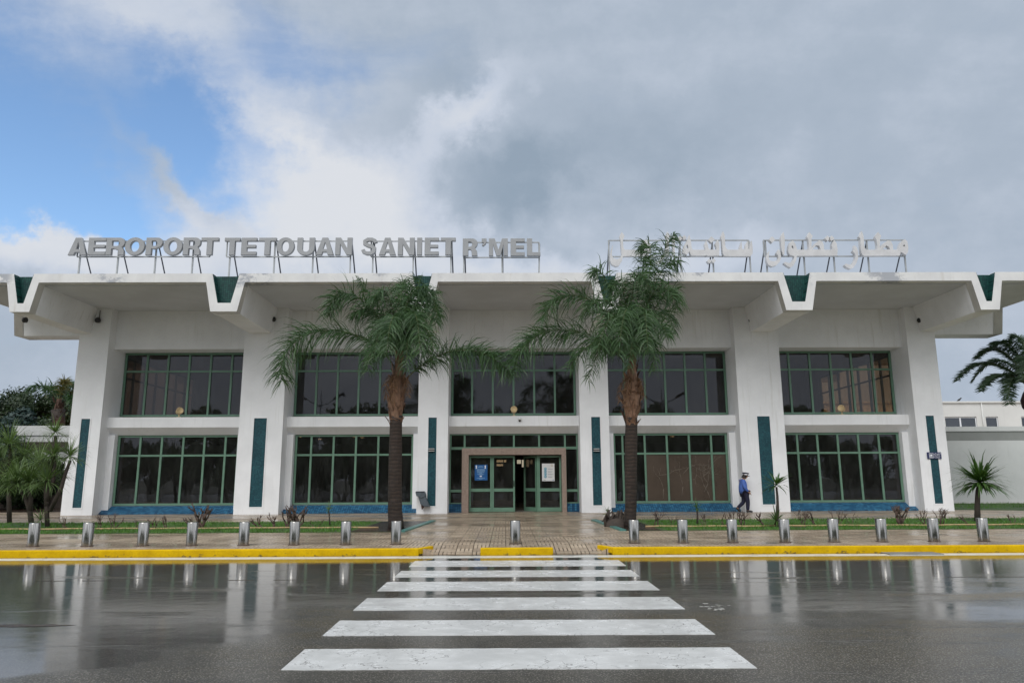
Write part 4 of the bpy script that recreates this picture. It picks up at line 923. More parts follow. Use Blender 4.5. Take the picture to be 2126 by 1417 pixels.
P2 = [([(1303, 765, 0), (1265, 690, -.2), (1165, 655, -.7), (1075, 685, -1.2), (1070, 765, -1.4)], 165, 1.0, .6),
      ([(1306, 735, 0), (1275, 640, -.2), (1215, 585, -.6), (1140, 600, -1), (1128, 665, -1.1)], 125, .85, .6),
      ([(1308, 735, 0), (1285, 630, 0), (1255, 555, -.2), (1236, 545, -.4), (1230, 572, -.5)], 75, .65, .8),
      ([(1315, 735, 0), (1340, 640, -.1), (1362, 560, -.2), (1380, 505, -.3), (1400, 486, -.4)], 90, .85, .7),
      ([(1315, 735, 0), (1345, 610, .2), (1365, 515, .4), (1352, 488, .6), (1325, 520, .7)], 75, .7, .9),
      ([(1316, 740, 0), (1350, 650, -.2), (1385, 570, -.5), (1412, 590, -.8), (1405, 640, -1)], 75, .75, .9),
      ([(1314, 740, 0), (1345, 670, -.5), (1375, 650, -1.1), (1384, 700, -1.5)], 70, .75, 1.0),
      ([(1310, 740, 0), (1300, 640, -.8), (1265, 620, -1.6), (1240, 730, -2.2)], 80, .85, 1.1),
      ([(1312, 740, 0), (1315, 620, -.9), (1295, 600, -1.8), (1285, 735, -2.4)], 80, .85, 1.1),
      ([(1314, 740, 0), (1335, 620, -.8), (1340, 620, -1.6), (1345, 730, -2.2)], 80, .8, 1.1),
      ([(1314, 740, 0), (1350, 640, .6), (1390, 620, 1.3), (1400, 690, 1.8)], 70, .75, 1.0),
      ([(1312, 740, 0), (1312, 630, .3), (1330, 555, .7), (1345, 535, 1.0)], 80, .8, .8),
      ([(1306, 750, 0), (1280, 690, -.6), (1225, 690, -1.2), (1180, 765, -1.5)], 75, .8, 1.1),
      ([(1312, 745, 0), (1320, 690, -.7), (1315, 680, -1.4), (1305, 765, -1.8)], 60, .6, 1.1),
      ([(1311, 740, 0), (1300, 610, -.3), (1290, 560, -.7), (1268, 600, -1)], 75, .75, 1.0),
      ([(1312, 735, 0), (1345, 600, -.3), (1385, 520, -.5), (1408, 545, -.8)], 75, .8, 1.0),
      ([(1310, 745, 0), (1285, 680, -.5), (1250, 690, -1.0), (1222, 790, -1.3)], 70, .75, 1.1), ([(1313, 745, 0), (1335, 680, -.5), (1362, 690, -.9), (1358, 770, -1.2)], 65, .7, 1.1),
      ([(1312, 740, 0), (1335, 620, -.5), (1372, 560, -.9), (1398, 620, -1.2)], 75, .8, 1.0), ([(1312, 740, 0), (1290, 620, -.6), (1250, 590, -1.1), (1205, 660, -1.5)], 75, .8, 1.0), ([(1311, 740, 0), (1305, 600, -.5), (1318, 545, -.9), (1340, 580, -1.2)], 75, .75, 1.0)]
queen_palm((1312, 1094), 24.6, [(1309, 1098, .22), (1309, 1080, .19), (1310, 1040, .195), (1310, 980, .205), (1310, 920, .215), (1311, 880, .205), (1311, 862, .20)],
           [(1311, 882, .20), (1311, 868, .22), (1311, 842, .31), (1311, 812, .32), (1312, 788, .21), (1312, 760, .16), (1312, 735, .09)], P2,
           'tall palm with shaggy boot and upright crown, right of the entrance')
# date palm at the right edge
t = thing('date_palm', (at(2162, 1000, 36).x, 36, 0), 'dark feathery date palm cut by the right edge of the photo', 'palm')
pp = [at(2162, y, 36) for y in (1052, 960, 880, 800)]; pp[0].z = -.05
MB().tube(pp, [.36, .3, .3, .34], 14).build('trunk', M['trunk'], t)
MB().lathe([(0, -.9), (.25, -.8), (.46, -.45), (.5, -.1), (.36, .25), (.2, .5), (0, .55)], at(2142, 826, 36), 16).build('leaf_boot', M['boot_dark'], t)
for path in ([(2135, 800, 0), (2078, 740, -.4), (2030, 740, -.9), (1988, 790, -1.3)], [(2135, 798, 0), (2095, 715, 0), (2060, 710, -.3), (2030, 745, -.6)], [(2135, 798, 0), (2120, 720, -.3), (2085, 690, -.6), (2062, 722, -.9)], [(2135, 805, 0), (2100, 765, -.8), (2065, 770, -1.4), (2038, 812, -1.8)],
             [(2135, 805, 0), (2110, 770, -.9), (2090, 780, -1.6), (2096, 838, -2)], [(2137, 798, 0), (2135, 705, 0), (2115, 690, .4), (2100, 705, .6)], [(2137, 798, 0), (2150, 700, 0), (2180, 690, .3), (2230, 740, .5)], [(2137, 798, 0), (2170, 730, -.5), (2220, 740, -1), (2260, 800, -1.4)], [(2137, 805, 0), (2160, 760, -1), (2180, 780, -1.6), (2200, 850, -2)],
             [(2135, 800, 0), (2100, 735, .8), (2055, 735, 1.6), (2020, 790, 2.2)], [(2136, 798, 0), (2140, 730, -.9), (2130, 720, -1.7), (2125, 790, -2.4)]):
    frond_mesh([at(x, y, 36+dy) for x, y, dy in path], 190, .66, .042, [M['frond_date'], M['rachis']], t, droop=.25, spread=.75, flat=True, rad=.03)

# ------------------------------------------------------------------ dracaenas and yuccas
def rosette(m, c, n, L, w, up=.2, droop=1.15,  mi=0, tilt=Vector((0, 0, 0))):
    for k in range(n):
        a = k*2.39996+random.uniform(-.3, .3); e = random.uniform(-.45, .7) if k % 6 else random.uniform(.6, 1.4)
        d = Vector((cos(a)*cos(e), sin(a)*cos(e), sin(e)))+tilt; d.normalize(); ln_ = L*random.uniform(.65, 1.05)
        s = d.cross(Vector((0, 0, 1))); s = s.normalized() if s.length > .05 else Vector((1, 0, 0)); pos = Vector(c); seg = 5; vs = []
        for q in range(seg+1):
            f = q/seg; ww = w*(.45+1.1*f if f < .4 else .89*(1-((f-.4)/.6)**1.6)+.015); vs += [pos-s*ww/2, pos+s*ww/2]
            pos = pos+d*ln_/seg; d = (d+Vector((0, 0, -1))*droop*f*f*random.uniform(.35, 1.0)).normalized()
        m.add(vs, [(2*q, 2*q+1, 2*q+3, 2*q+2) for q in range(seg)], mi)
def dracaena(name, base, Y, stems, heads, mat, lab, cat, group=None, tr=.05):
    """stems: lists of photo points; heads: (px, py, blades, length, width)"""
    b = at(base[0], base[1], Y); t = thing(name, (b.x, Y, 0), lab, cat, group)
    for st_ in stems:
        pts = [at(x, y, Y+(d[0] if d else 0)) for x, y, *d in st_]
        if st_[0][1] > 1075: pts[0].z = -.03
        n = len(pts); MB().tube(pts, [tr*(1.25-.5*i/max(1, n-1)) for i in range(n)], 9).build('stem', M['bark'], t)
    for x, y, n, L, w, *d in heads:
        m = MB(); rosette(m, at(x, y, Y+(d[0] if d else 0)), n, L, w, droop=1.6 if name == 'dracaena' else 2.1); m.build('leaf_rosette', mat, t)
    return t
dracaena('dracaena', (2030, 1083), 26.6, [[(2030, 1088), (2029, 1050), (2030, 1020), (2034, 1000)]], [(2035, 1000, 230, 1.25, .085)], M['dracaena'], 'small tree-like dracaena with one round leafy head at the far right of the lawn', 'dracaena', None, .085)
dracaena('dracaena', (1613, 1094), 24.2, [[(1613, 1098), (1615, 1060), (1614, 1030), (1612, 1010)]], [(1612, 1006, 46, .72, .06), (1612, 1080, 46, .62, .05)], M['dracaena'], 'thin stemmed dracaena with spiky leaves above and at its foot, before the wide right column', 'dracaena', None, .045)
dracaena('dracaena', (1448, 1088), 25.8, [[(1448, 1094), (1448, 1070), (1447, 1056)]], [(1447, 1054, 36, .42, .03)], M['dracaena'], 'small green dracaena before the brown screened window', 'dracaena', None, .03)
dracaena('dracaena', (685, 1091), 25.8, [[(685, 1096), (684, 1075), (683, 1060)]], [(683, 1058, 26, .34, .028)], M['yucca'], 'tiny light green dracaena left of the left palm', 'dracaena', None, .025)
dracaena('dracaena', (1262, 1085), 26.6, [[(1263, 1094), (1262, 1075), (1262, 1066)]], [(1262, 1064, 34, .40, .03)], M['dracaena'], 'small spiky dracaena in the bed corner right of the entrance path', 'dracaena', None, .03)
dracaena('dracaena', (1781, 1090), 25.5, [[(1781, 1094), (1781, 1088)]], [(1781, 1086, 14, .32, .025)], M['yucca'], 'small tuft of thin upright leaves left of the big bare shrub', 'dracaena', None, .02)
dracaena('yucca', (65, 1090), 26.4, [[(66, 1096), (62, 1060), (52, 1030), (38, 1010)], [(62, 1060), (64, 1035), (60, 1015)]], [(36, 1000, 195, 1.32, 0.036), (60, 1000, 165, 1.21, 0.036), (12, 1010, 120, 1.03, 0.032, -.3)], M['yucca'], 'bushy yucca with two low hanging heads, nearest the left edge', 'yucca', None, .075)
dracaena('yucca', (98, 1097), 25.6, [[(98, 1101), (97, 1050), (98, 1000), (110, 950), (115, 905)], [(98, 1040), (110, 1000), (116, 955)], [(104, 1060), (128, 1010), (135, 985), (146, 955)], [(97, 1050), (95, 1020), (97, 1005)]],
         [(115, 896, 127, 0.78, 0.026), (112, 945, 180, 0.98, 0.032), (145, 946, 165, 0.94, 0.029), (98, 998, 165, 1.03, 0.032), (82, 955, 135, 1.03, 0.030, .6), (130, 985, 75, 0.69, 0.026, .4), (84, 1078, 51, 0.69, 0.029)], M['yucca'], 'tall branching yucca with several spiky heads overlapping the left end column', 'yucca', None, .062)
dracaena('yucca', (20, 1085), 28.5, [[(20, 1085), (18, 1020), (20, 960), (22, 925)], [(18, 1020), (40, 985), (52, 968)]], [(20, 922, 210, 1.32, 0.032), (50, 945, 180, 1.21, 0.030), (-6, 955, 180, 1.26, 0.030), (28, 978, 165, 1.15, 0.030), (70, 985, 120, 1.03, 0.029)], M['yucca'], 'dense yucca behind the others at the left edge', 'yucca', None, .07)

# ------------------------------------------------------------------ pruned shrubs
def shrub(px, py, Y, hgt, stems, lab, thick=.022, spread=.7, gnarl=.45):
    b = at(px, py, Y); m = MB()
    def grow(p, d, L, r, dep):
        q = p+d*L*random.uniform(.8, 1.15)
        mid = p.lerp(q, .5)+Vector((random.uniform(-1, 1), random.uniform(-1, 1), random.uniform(-.5, .5)))*L*.12
        m.tube([p, mid, q], [r, r*.9, r*.82], 6)
        if dep == 0:
            if random.random() < .5: m.tube([q-d*r, q+d*r*1.4], [r*.9, r*1.15], 6)
            for _ in range(random.randrange(1, 4)):
                e = (d+Vector((random.uniform(-1, 1), random.uniform(-1, 1), random.uniform(.1, 1)))).normalized(); m.tube([q, q+e*random.uniform(.03, .1)], [r*.35, r*.2], 4)
            return
        for _ in range(random.choice((1, 2, 2, 3))):
            e = (d+Vector((random.gauss(0, gnarl), random.gauss(0, gnarl), random.uniform(-.15, .55)))).normalized(); grow(q, e, L*random.uniform(.6, .85), r*.72, dep-1)
    for k in range(stems):
        a = random.uniform(0, 2*pi) if stems > 2 else random.choice((0, pi)); s = spread*random.uniform(.3, 1)
        grow(Vector((random.uniform(-.06, .06), random.uniform(-.06, .06), -.03)), Vector((cos(a)*s, sin(a)*s*.6, 1)).normalized(), hgt*.42, thick, 2)
    o = m.build('pruned_shrub', M['twig'], None, (b.x, Y, 0)); return tag(o, lab, 'shrub', 'pruned bare shrubs in the lawn strips')
for px, py, h, n, lab, th, sp in (
    (140, 1097, .50, 3, 'small bare shrub before the left end column', .02, .9), (205, 1097, .55, 3, 'low twiggy bare shrub, first before the left window', .018, 1.0), (236, 1097, .55, 3, 'leaning bare shrub, second before the left window', .022, 1.2),
    (285, 1096, .35, 2, 'faint tiny bare shrub, third before the left window', .012, .8), (321, 1096, .40, 2, 'small knobbly bare shrub, fourth before the left window', .022, .8), (346, 1096, .45, 3, 'bare shrub with short stubs near the middle of the left ledge', .022, .8),
    (397, 1097, .45, 2, 'short stubby bare shrub beside the big bare shrub', .024, .7), (418, 1097, .80, 4, 'big dark bare shrub with thick forked arms before the left ledge', .045, .6), (545, 1097, .52, 2, 'leaning bare shrub before the second column', .03, 1.6),
    (572, 1097, .50, 3, 'forked bare shrub right of the second column', .024, .8), (597, 1097, .60, 3, 'thick bare shrub touching the many-stemmed one', .035, .9), (620, 1097, .85, 7, 'largest many-stemmed bare shrub left of the left palm', .032, .8), (658, 1096, .40, 2, 'thin bare twig shrub left of the tiny dracaena', .014, .8),
    (1363, 1092, .55, 4, 'thin twiggy bare shrub right of the right palm', .016, .6), (1393, 1092, .40, 2, 'very faint bare twig before the brown screened window', .010, .5), (1465, 1091, .50, 3, 'thin bare shrub beside the green dracaena', .014, .8), (1502, 1091, .50, 3, 'slim bare shrub left of the walking man', .016, .5),
    (1523, 1091, .50, 4, 'bare shrub in front of the walking man', .020, .8), (1541, 1091, .50, 4, 'spreading bare shrub at the walking man\'s feet', .022, .8), (1586, 1092, .45, 1, 'stubby crooked bare shrub left of the thin stemmed dracaena', .035, .9), (1666, 1091, .55, 6, 'round twiggy bare shrub right of the wide right column', .014, .6),
    (1692, 1091, .50, 3, 'bare shrub with knobbly tips right of the round twiggy one', .024, .6), (1740, 1091, .55, 4, 'thin wide bare shrub before the right ledge', .014, 1.0), (1768, 1091, .50, 2, 'slender bare twig shrub beside the leaf tuft', .012, .8), (1870, 1091, .75, 9, 'big bushy dark bare shrub before the end of the right ledge', .034, .8),
    (1921, 1090, .55, 3, 'bare shrub with curly tips left of the right end column', .020, 1.0), (1955, 1090, .60, 5, 'vase shaped bare shrub before the right end column', .022, .8), (2013, 1090, .40, 2, 'tiny bare shrub left of the round headed dracaena', .018, .9), (2106, 1089, .40, 2, 'last tiny bare shrub at the far right', .018, .8)):
    shrub(px, py, 24.9, h, n, lab, th, sp)
# old root stump beside the right palm
m = MB(); c = at(1279, 1092, 24.9)
for k in range(26):
    a = random.uniform(0, 2*pi); r = random.uniform(.05, .34); h = random.uniform(.25, .62)
    m.tube([(r*cos(a), r*.6*sin(a), -.03), (r*1.2*cos(a), r*.7*sin(a), h*.5), (r*1.1*cos(a+.4), r*.7*sin(a+.4), h), (r*1.5*cos(a+.7), r*sin(a+.7), h*random.uniform(.5, .9))], [.075, .06, .04, .015], 6)
m.lathe([(.38, -.03), (.36, .12), (.25, .26), (0, .32)], n=14)
tag(m.build('tree_stump', M['bark'], None, (c.x, 24.9, 0)), 'dark shaggy stump with curling dead leaf bases beside the right palm', 'stump')

# ------------------------------------------------------------------ trees
def tree(name, X, Y, h, rx, rz, mat, lab, cat='tree', group=None, n=2600, leaf=.32, cone=False, trunk_r=.22, seed=1):
    rnd = random.Random(seed); t = thing(name, (X, Y, 0), lab, cat, group)
    cz = h-rz
    tk = MB(); tk.tube([(X, Y, -.1), (X+.1, Y, h*.3), (X-.05, Y+.1, cz), (X, Y, cz+rz*.5)], [trunk_r, trunk_r*.8, trunk_r*.55, trunk_r*.2], 9)
    cl = []
    for k in range(26 if not cone else 40):
        if cone: f = rnd.random(); a = rnd.uniform(0, 2*pi); r = rx*(1-f)*rnd.uniform(.4, 1); p = Vector((X+r*cos(a), Y+r*sin(a), h*.12+h*.86*f)); s = .28*rx+.3*(1-f)
        else:
            u = Vector((rnd.gauss(0, 1), rnd.gauss(0, 1), rnd.gauss(0, 1))).normalized()*rnd.uniform(.5, 1.0)**.6; p = Vector((X+u.x*rx*.85, Y+u.y*rx*.85, cz+u.z*rz*.88)); s = rnd.uniform(.18, .36)*rx
            tk.tube([(X, Y, cz-rz*rnd.uniform(.3, .8)), ((X+p.x)/2, (Y+p.y)/2, (cz+p.z)/2-.2), p], [trunk_r*.4, trunk_r*.25, trunk_r*.08], 5)
        cl.append((p, s))
    tk.build('trunk', M['bark'], t); m = MB()
    for _ in range(n):
        p, s = rnd.choice(cl); d = Vector((rnd.gauss(0, 1), rnd.gauss(0, 1), rnd.gauss(0, .75))).normalized()*s*rnd.random()**.4; c = p+d
        nrm = (d.normalized()+Vector((rnd.gauss(0, .6), rnd.gauss(0, .6), rnd.gauss(.3, .6)))).normalized(); a = nrm.orthogonal().normalized(); b_ = nrm.cross(a); an = rnd.uniform(0, 2*pi)
        e = a*cos(an)+b_*sin(an); g_ = nrm.cross(e); L = leaf*rnd.uniform(.6, 1.2)
        m.add([c-e*L*.5, c+g_*L*.24-e*L*.05, c+e*L*.5, c-g_*L*.24-e*L*.05], [(0, 1, 2, 3)])
    m.build('crown', mat, t); return t
def X_(px, Y): return at(px, 850, Y).x
gL = 'dense trees behind the left wall'
tree('broadleaf_tree', X_(22, 56), 56, 8.1, 3.6, 3.4, M['leaf_dark'], 'big dark tree behind the left wall, nearest the left edge', group=gL, n=16000, leaf=.28, seed=3)
tree('broadleaf_tree', X_(78, 58), 58, 9.3, 3.4, 3.7, M['leaf_dark'], 'dark round topped tree behind the left wall, second from the left edge', group=gL, n=16000, leaf=.28, seed=4)
tree('broadleaf_tree', X_(128, 60), 60, 9.3, 3.2, 3.4, M['leaf_warm'], 'olive tinted tree behind the left wall beside the terminal', group=gL, n=11000, leaf=.32, seed=5)
tree('broadleaf_tree', X_(-70, 54), 54, 7.6, 3.6, 3.4, M['leaf_dark'], 'dark tree cut by the left edge of the photo', group=gL, n=12000, leaf=.28, seed=6)
tree('broadleaf_tree', X_(55, 53), 53, 6.6, 3.6, 2.8, M['leaf_dark'], 'low dark bushy tree filling the gap above the left wall', group=gL, n=7500, leaf=.38, seed=8)
tree('conifer_tree', X_(42, 47), 47, 6.4, 2.5, 3, M['leaf_blue'], 'bluish conifer before the left trees', n=9000, leaf=.34, cone=True, seed=7)
tree('conifer_tree', X_(4, 44), 44, 4.8, 2.4, 3, M['leaf_blue'], 'low bluish bush at the left edge behind the yuccas', n=7000, leaf=.34, cone=True, seed=9)
for px, Y, h, rx, lb in ((-5, 41, 3.6, 2.2, 'dark bush behind the yuccas at the left edge'), (48, 42, 3.4, 2.0, 'dark bush behind the bushy yucca'), (95, 43, 3.0, 1.8, 'dark bush behind the branching yucca'), (128, 44.5, 2.4, 1.3, 'small dark bush beside the left end column')):
    tree('bush', X_(px, Y), Y, h, rx, h*.5, M['leaf_dark'], lb, 'bush', 'dark bushes behind the yuccas', n=5000, leaf=.26, trunk_r=.08, seed=int(40+Y))
Yp = 49.0
t = thing('young_palm', (X_(122, Yp), Yp, 0), 'young palm with rusty brown boot and a yellow frond behind the left wall', 'palm')
pp = [at(121, y, Yp) for y in (985, 900, 850)]; pp[0].z = -.1
MB().tube(pp, [.3, .3, .42], 12).build('trunk', M['trunk'], t)
m = MB(); pb_ = [at(122, y, Yp) for y in (890, 875, 850, 828)]; m.tube(pb_, [.30, .38, .30, .12], 12)
for k in range(40):
    a = random.uniform(0, 2*pi); q = pb_[0].lerp(pb_[3], random.random()); o = Vector((cos(a), sin(a), 0)); s = Vector((-sin(a), cos(a), 0))
    m.add([q+o*.28-s*.1, q+o*.28+s*.1, q+o*.46+Vector((0, 0, .35))], [(0, 1, 2)])
m.build('leaf_boot', M['boot_young'], t)
for path, mt in (([(121, 832, 0), (95, 790, 0), (70, 795, -.4), (55, 812, -.6)], 'frond'), ([(122, 830, 0), (130, 800, 0), (134, 785, -.2), (136, 792, -.3)], 'frond_yellow'), ([(122, 830, 0), (145, 815, 0), (152, 825, -.3), (155, 845, -.5)], 'frond'), ([(121, 830, 0), (115, 800, .4), (105, 795, .8), (92, 815, 1.2)], 'frond'), ([(122, 830, 0), (135, 790, .5), (142, 790, .8), (150, 800, 1.2)], 'frond')):
    frond_mesh([at(x, y, Yp+d) for x, y, d in path], 60, .75, .07, [M[mt], M['rachis']], t, droop=.8)

# ------------------------------------------------------------------ walls and buildings around
w = MB(); YR = 43.4
w.box(21.5, 60, YR, YR+.3, -.1, 3.66); w.box(21.5, 60, YR-.04, YR+.34, 4.22, 4.5); w.box(21.5, 60, YR-.03, YR, -.05, .14)
o = w.build('boundary_wall', M['far_wall']); tag(o, 'long off white boundary wall with a grey band right of the terminal', 'wall')
MB().box(21.5, 60, YR+.01, YR+.29, 3.66, 4.22).build('wall_band', M['wall_band'], o)
YB2 = 60.0
b2 = thing('annex_building', (45, YB2, 0), 'low white building with small windows behind the right boundary wall', 'building')
zt = 7.55; wins = [(36.60, 39.25), (40.02, 41.05), (43.0, 44.1), (46, 47.1)]; z0, z1 = 4.6, 6.42
w = MB(); e = [24]+[v for q in wins for v in q]+[66]
for k in range(0, len(e), 2): w.box(e[k], e[k+1], YB2, YB2+.3, 0, zt)
for a, b in wins: w.box(a, b, YB2, YB2+.3, z1, zt); w.box(a, b, YB2, YB2+.3, 0, z0)
w.box(24, 66, YB2+.31, YB2+12, 0, zt-.05); w.build('wall', M['far_white'], b2)
r = MB(); r.box(23.8, 66.2, YB2-.15, YB2+12, zt, zt+.14); r.build('roof', M['far_white'], b2)
for a, b in wins:
    f = MB(); n = 2 if b-a > 2 else 1
    for k in range(n+1): x = a+(b-a)*k/n; f.box(x-.06, x+.06, YB2+.10, YB2+.2, z0, z1)
    f.box(a, b, YB2+.11, YB2+.19, z0, z0+.1); f.box(a, b, YB2+.11, YB2+.19, z1-.1, z1); f.box(a, b, YB2+.11, YB2+.19, 5.42, 5.54)
    for k in range(n): x = a+(b-a)*(k+.5)/n; f.box(x-.03, x+.03, YB2+.12, YB2+.18, z0+.1, 5.42)
    fo = f.build('window', M['print_white'], b2)
    MB().box(a, b, YB2+.14, YB2+.15, z0, z1).build('pane', M['far_glass'], fo)
MB().tube([(39.75, YB2-.06, 4), (39.75, YB2-.06, zt)], .06, 8).build('downpipe', M['far_white'], b2)
# bird on that roof
bd = at(1991, 831, YB2); m = MB(); c = Vector((0, 0, 0))
m.tube([(-.30, 0, .02), (-.16, 0, .10), (0, 0, .19), (.12, 0, .27), (.18, 0, .33)], [.02, .07, .105, .08, .05], 8)
m.tube([(.15, 0, .34), (.22, 0, .37), (.26, 0, .36), (.33, 0, .34)], [.05, .062, .04, .008], 8)
for y in (-.04, .04): m.tube([(.0, y, .12), (.02, y, 0), (.07, y, 0)], .012, 4)
tag(m.build('bird', M['black'], None, (bd.x, YB2-.05, zt+.14)), 'small dark bird perched on the white roof edge at the right', 'bird').scale = (.75, .75, .75)
w = MB(); YLW = 46.0
w.box(-60, -23.2, YLW, YLW+.3, -.1, 4.35); w.box(-60, -23.2, YLW-.08, YLW+.38, 4.35, 4.95); w.box(-60, -23.2, YLW-.06, YLW, 2.95, 3.3)
o = tag(w.build('boundary_wall', M['far_wall']), 'grey boundary wall with a dark slot under a pale coping left of the terminal', 'wall')
MB().box(-60, -23.2, YLW-.025, YLW, 3.3, 3.95).build('slot_shade', M['bark'], o)  # flat dark strip on the wall face, standing for shade in the slot
m = MB()
for k in range(9): m.box(-45+k*2.2, -43.4+k*2.2, 43.2, 44.0, 0, .55)
tag(MB().box(-46, -24.5, 42.8, 43.2, -.05, .75).build('garden_wall', M['bark']), 'low dark garden wall behind the yuccas', 'wall')

# street behind the viewer: what the upper windows mirror
gB = 'trees across the street'
for i, (x, y, h, rx) in enumerate(((-31, -27, 11.4, 5.2), (-22, -30, 12.2, 4.6), (-13, -26, 10.4, 4.2), (-5.5, -31, 11.0, 4.0), (4, -29, 9.8, 4.2), (12, -26, 10.6, 4.4), (20.5, -31, 12.4, 4.8), (30, -27, 11.0, 5.2), (41, -33, 12, 5.5), (-42, -33, 12, 5.5), (-17, -38, 13, 5), (0, -37, 12.5, 5), (16, -39, 12, 5), (-9, -24, 8, 4), (8, -23, 7.5, 4), (26, -24, 8.5, 4), (-27, -23, 8, 4))):
    if i < 1: t = tree('broadleaf_tree', x, y, h, rx, h*.47, M['leaf_street'], 'dark tree across the street', group=gB, n=3600, leaf=.75, seed=20+i); src = (t, x, y) if i == 0 else src
    else:
        t = copy_tree(src[0]); t.location = (x, y, 0); s = h/11.4; t.scale = (s, s, s); t.rotation_euler = (0, 0, i*1.3)
for k, (x, y, h) in enumerate([(-52+4.4*i+random.uniform(-1, 1), -19.5+random.uniform(-.6, .6), random.uniform(4.6, 6.4)) for i in range(25)]+[(-50+4.3*i, -24.5, random.uniform(6, 8)) for i in range(24)]):  # bush rows added to hide the sky mirrored in the lower windows
    t = copy_tree(src[0]); t.name = 'bush'; t.location = (x, y, -.3); t.scale = (h/9.5, h/11.4, h/11.4); t.rotation_euler = (0, 0, random.uniform(0, 6))
    t['label'] = 'dark bush in the row across the street'; t['category'] = 'bush'; t['group'] = 'bushes across the street'
for x, y, h in ((-39.5, 41.0, 9.5), (-46, 48, 12)):
    t = copy_tree(src[0]); t.location = (x, y, 0); t.scale = (h/11.4,)*3; t['label'] = 'dark tree standing left of the terminal side wall, outside the photo'; t['group'] = gL
def street_lamp(X, Y):
    t = thing('street_lamp', (X, Y, 0), 'double armed street lamp across the street', 'lamp', 'street lamps across the street')
    MB().tube([(0, 0, -.4), (0, 0, 6), (0, 0, 12.6)], [.14, .11, .07], 10).build('pole', M['steel_grey'], t, (0, 0, 0))
    for s in (-1, 1):
        MB().tube([(0, 0, 10.6), (s*.8, 0, 10.9), (s*1.9, 0, 11.5)], .06, 8).build('arm', M['steel_grey'], t, (0, 0, 0))
        MB().obox((s*2.4, 0, 11.8), Vector((.62, 0, .28*s)), Vector((0, .26, 0)), Vector((-.04*s, 0, .13))).build('lamp_head', M['black'], t, (0, 0, 0))
    return t
l1 = street_lamp(-23.5, -19.8); l2 = copy_tree(l1); l2.location = (20.0, -19.8, 0)

# ------------------------------------------------------------------ the walking man
def skin(name, nodes, edges, mat, parent, sub=2):
    me = bpy.data.meshes.new(name); me.from_pydata([n[0] for n in nodes], edges, [])
    o = bpy.data.objects.new(name, me); COL.objects.link(o)
    o.modifiers.new('skin', 'SKIN'); s = o.modifiers.new('sub', 'SUBSURF'); s.levels = s.render_levels = sub
    for v, n in zip(me.skin_vertices[0].data, nodes):
        r = n[1]; v.radius = (r, r) if not hasattr(r, '__len__') else r
    me.skin_vertices[0].data[0].use_root = True
    m2 = bpy.data.meshes.new_from_object(o.evaluated_get(bpy.context.evaluated_depsgraph_get())); bpy.data.objects.remove(o)
    m2.name = name; m2.materials.clear(); m2.materials.append(mat)
    for p in m2.polygons: p.use_smooth = True
    return link(name, m2, parent, (0, 0, 0))
mp = at(1552, 1062, 33.95)
man = thing('person', (mp.x-.04, 33.95, 0), 'man in blue jacket, dark trousers and white banded peaked cap walking right, head bowed', 'person')
man.scale = (1.12, 1.1, .99)
N = {}
def nd(k, x, y, z, r): N[k] = ((x, y, z), r)
nd('pelvis', -.05, 0, .93, .13); nd('waist', -.10, 0, 1.08, .135); nd('chest', -.12, 0, 1.32, .15); nd('neck', -.05, 0, 1.50, .062); nd('nape', -.015, 0, 1.555, .058); nd('head', .035, 0, 1.64, .088); nd('crown', .045, 0, 1.73, .07)
nd('jaw', .095, 0, 1.585, .042); nd('nose', .135, 0, 1.625, .014)
nd('hipR', -.03, -.09, .88, .10); nd('kneeR', .05, -.09, .49, .062); nd('ankR', .02, -.09, .09, .043); nd('toeR', .19, -.10, .035, .035)
nd('hipL', -.05, .09, .88, .10); nd('kneeL', -.06, .09, .48, .062); nd('ankL', -.34, .09, .20, .043); nd('toeL', -.27, .09, .04, .035)
nd('shR', -.13, -.19, 1.42, .07); nd('elR', -.10, -.25, 1.13, .048); nd('wrR', .06, -.20, .94, .032); nd('plR', .11, -.19, .89, .036)
nd('shL', -.10, .19, 1.42, .07); nd('elL', -.04, .24, 1.14, .048); nd('wrL', .14, .18, 1.02, .032); nd('plL', .20, .16, .99, .036)
E_ = [('pelvis', 'waist'), ('waist', 'chest'), ('chest', 'neck'), ('neck', 'nape'), ('nape', 'head'), ('head', 'crown'), ('head', 'jaw'), ('head', 'nose'), ('pelvis', 'hipR'), ('hipR', 'kneeR'), ('kneeR', 'ankR'), ('ankR', 'toeR'), ('pelvis', 'hipL'), ('hipL', 'kneeL'), ('kneeL', 'ankL'), ('ankL', 'toeL'), ('chest', 'shR'), ('shR', 'elR'), ('elR', 'wrR'), ('wrR', 'plR'), ('chest', 'shL'), ('shL', 'elL'), ('elL', 'wrL'), ('wrL', 'plL')]
for sd, sg in (('R', -1), ('L', 1)):
    p = Vector(N['pl'+sd][0]); f_ = Vector((.6, 0, -.8)) if sd == 'R' else Vector((.9, 0, -.35))
    for k, (off, L) in enumerate(((-.028, .07), (-.010, .08), (.010, .076), (.028, .06))):
        a_ = p+Vector((.02, off, -.02)); b_ = a_+f_*L*.55; c_ = b_+(f_+Vector((-.35, 0, -.35))).normalized()*L*.5
        for j, q in enumerate((b_, c_)): nd('f%s%d%d' % (sd, k, j), q.x, q.y, q.z, .0095 if j == 0 else .008)
        E_ += [('pl'+sd, 'f%s%d0' % (sd, k)), ('f%s%d0' % (sd, k), 'f%s%d1' % (sd, k))]
    nd('t'+sd, p.x+.035, p.y+sg*-.035, p.z+.01, .011); E_.append(('pl'+sd, 't'+sd))
ks = list(N); ix = {k: i for i, k in enumerate(ks)}
skin('body', [N[k] for k in ks], [(ix[a], ix[b]) for a, b in E_], M['skin'], man)
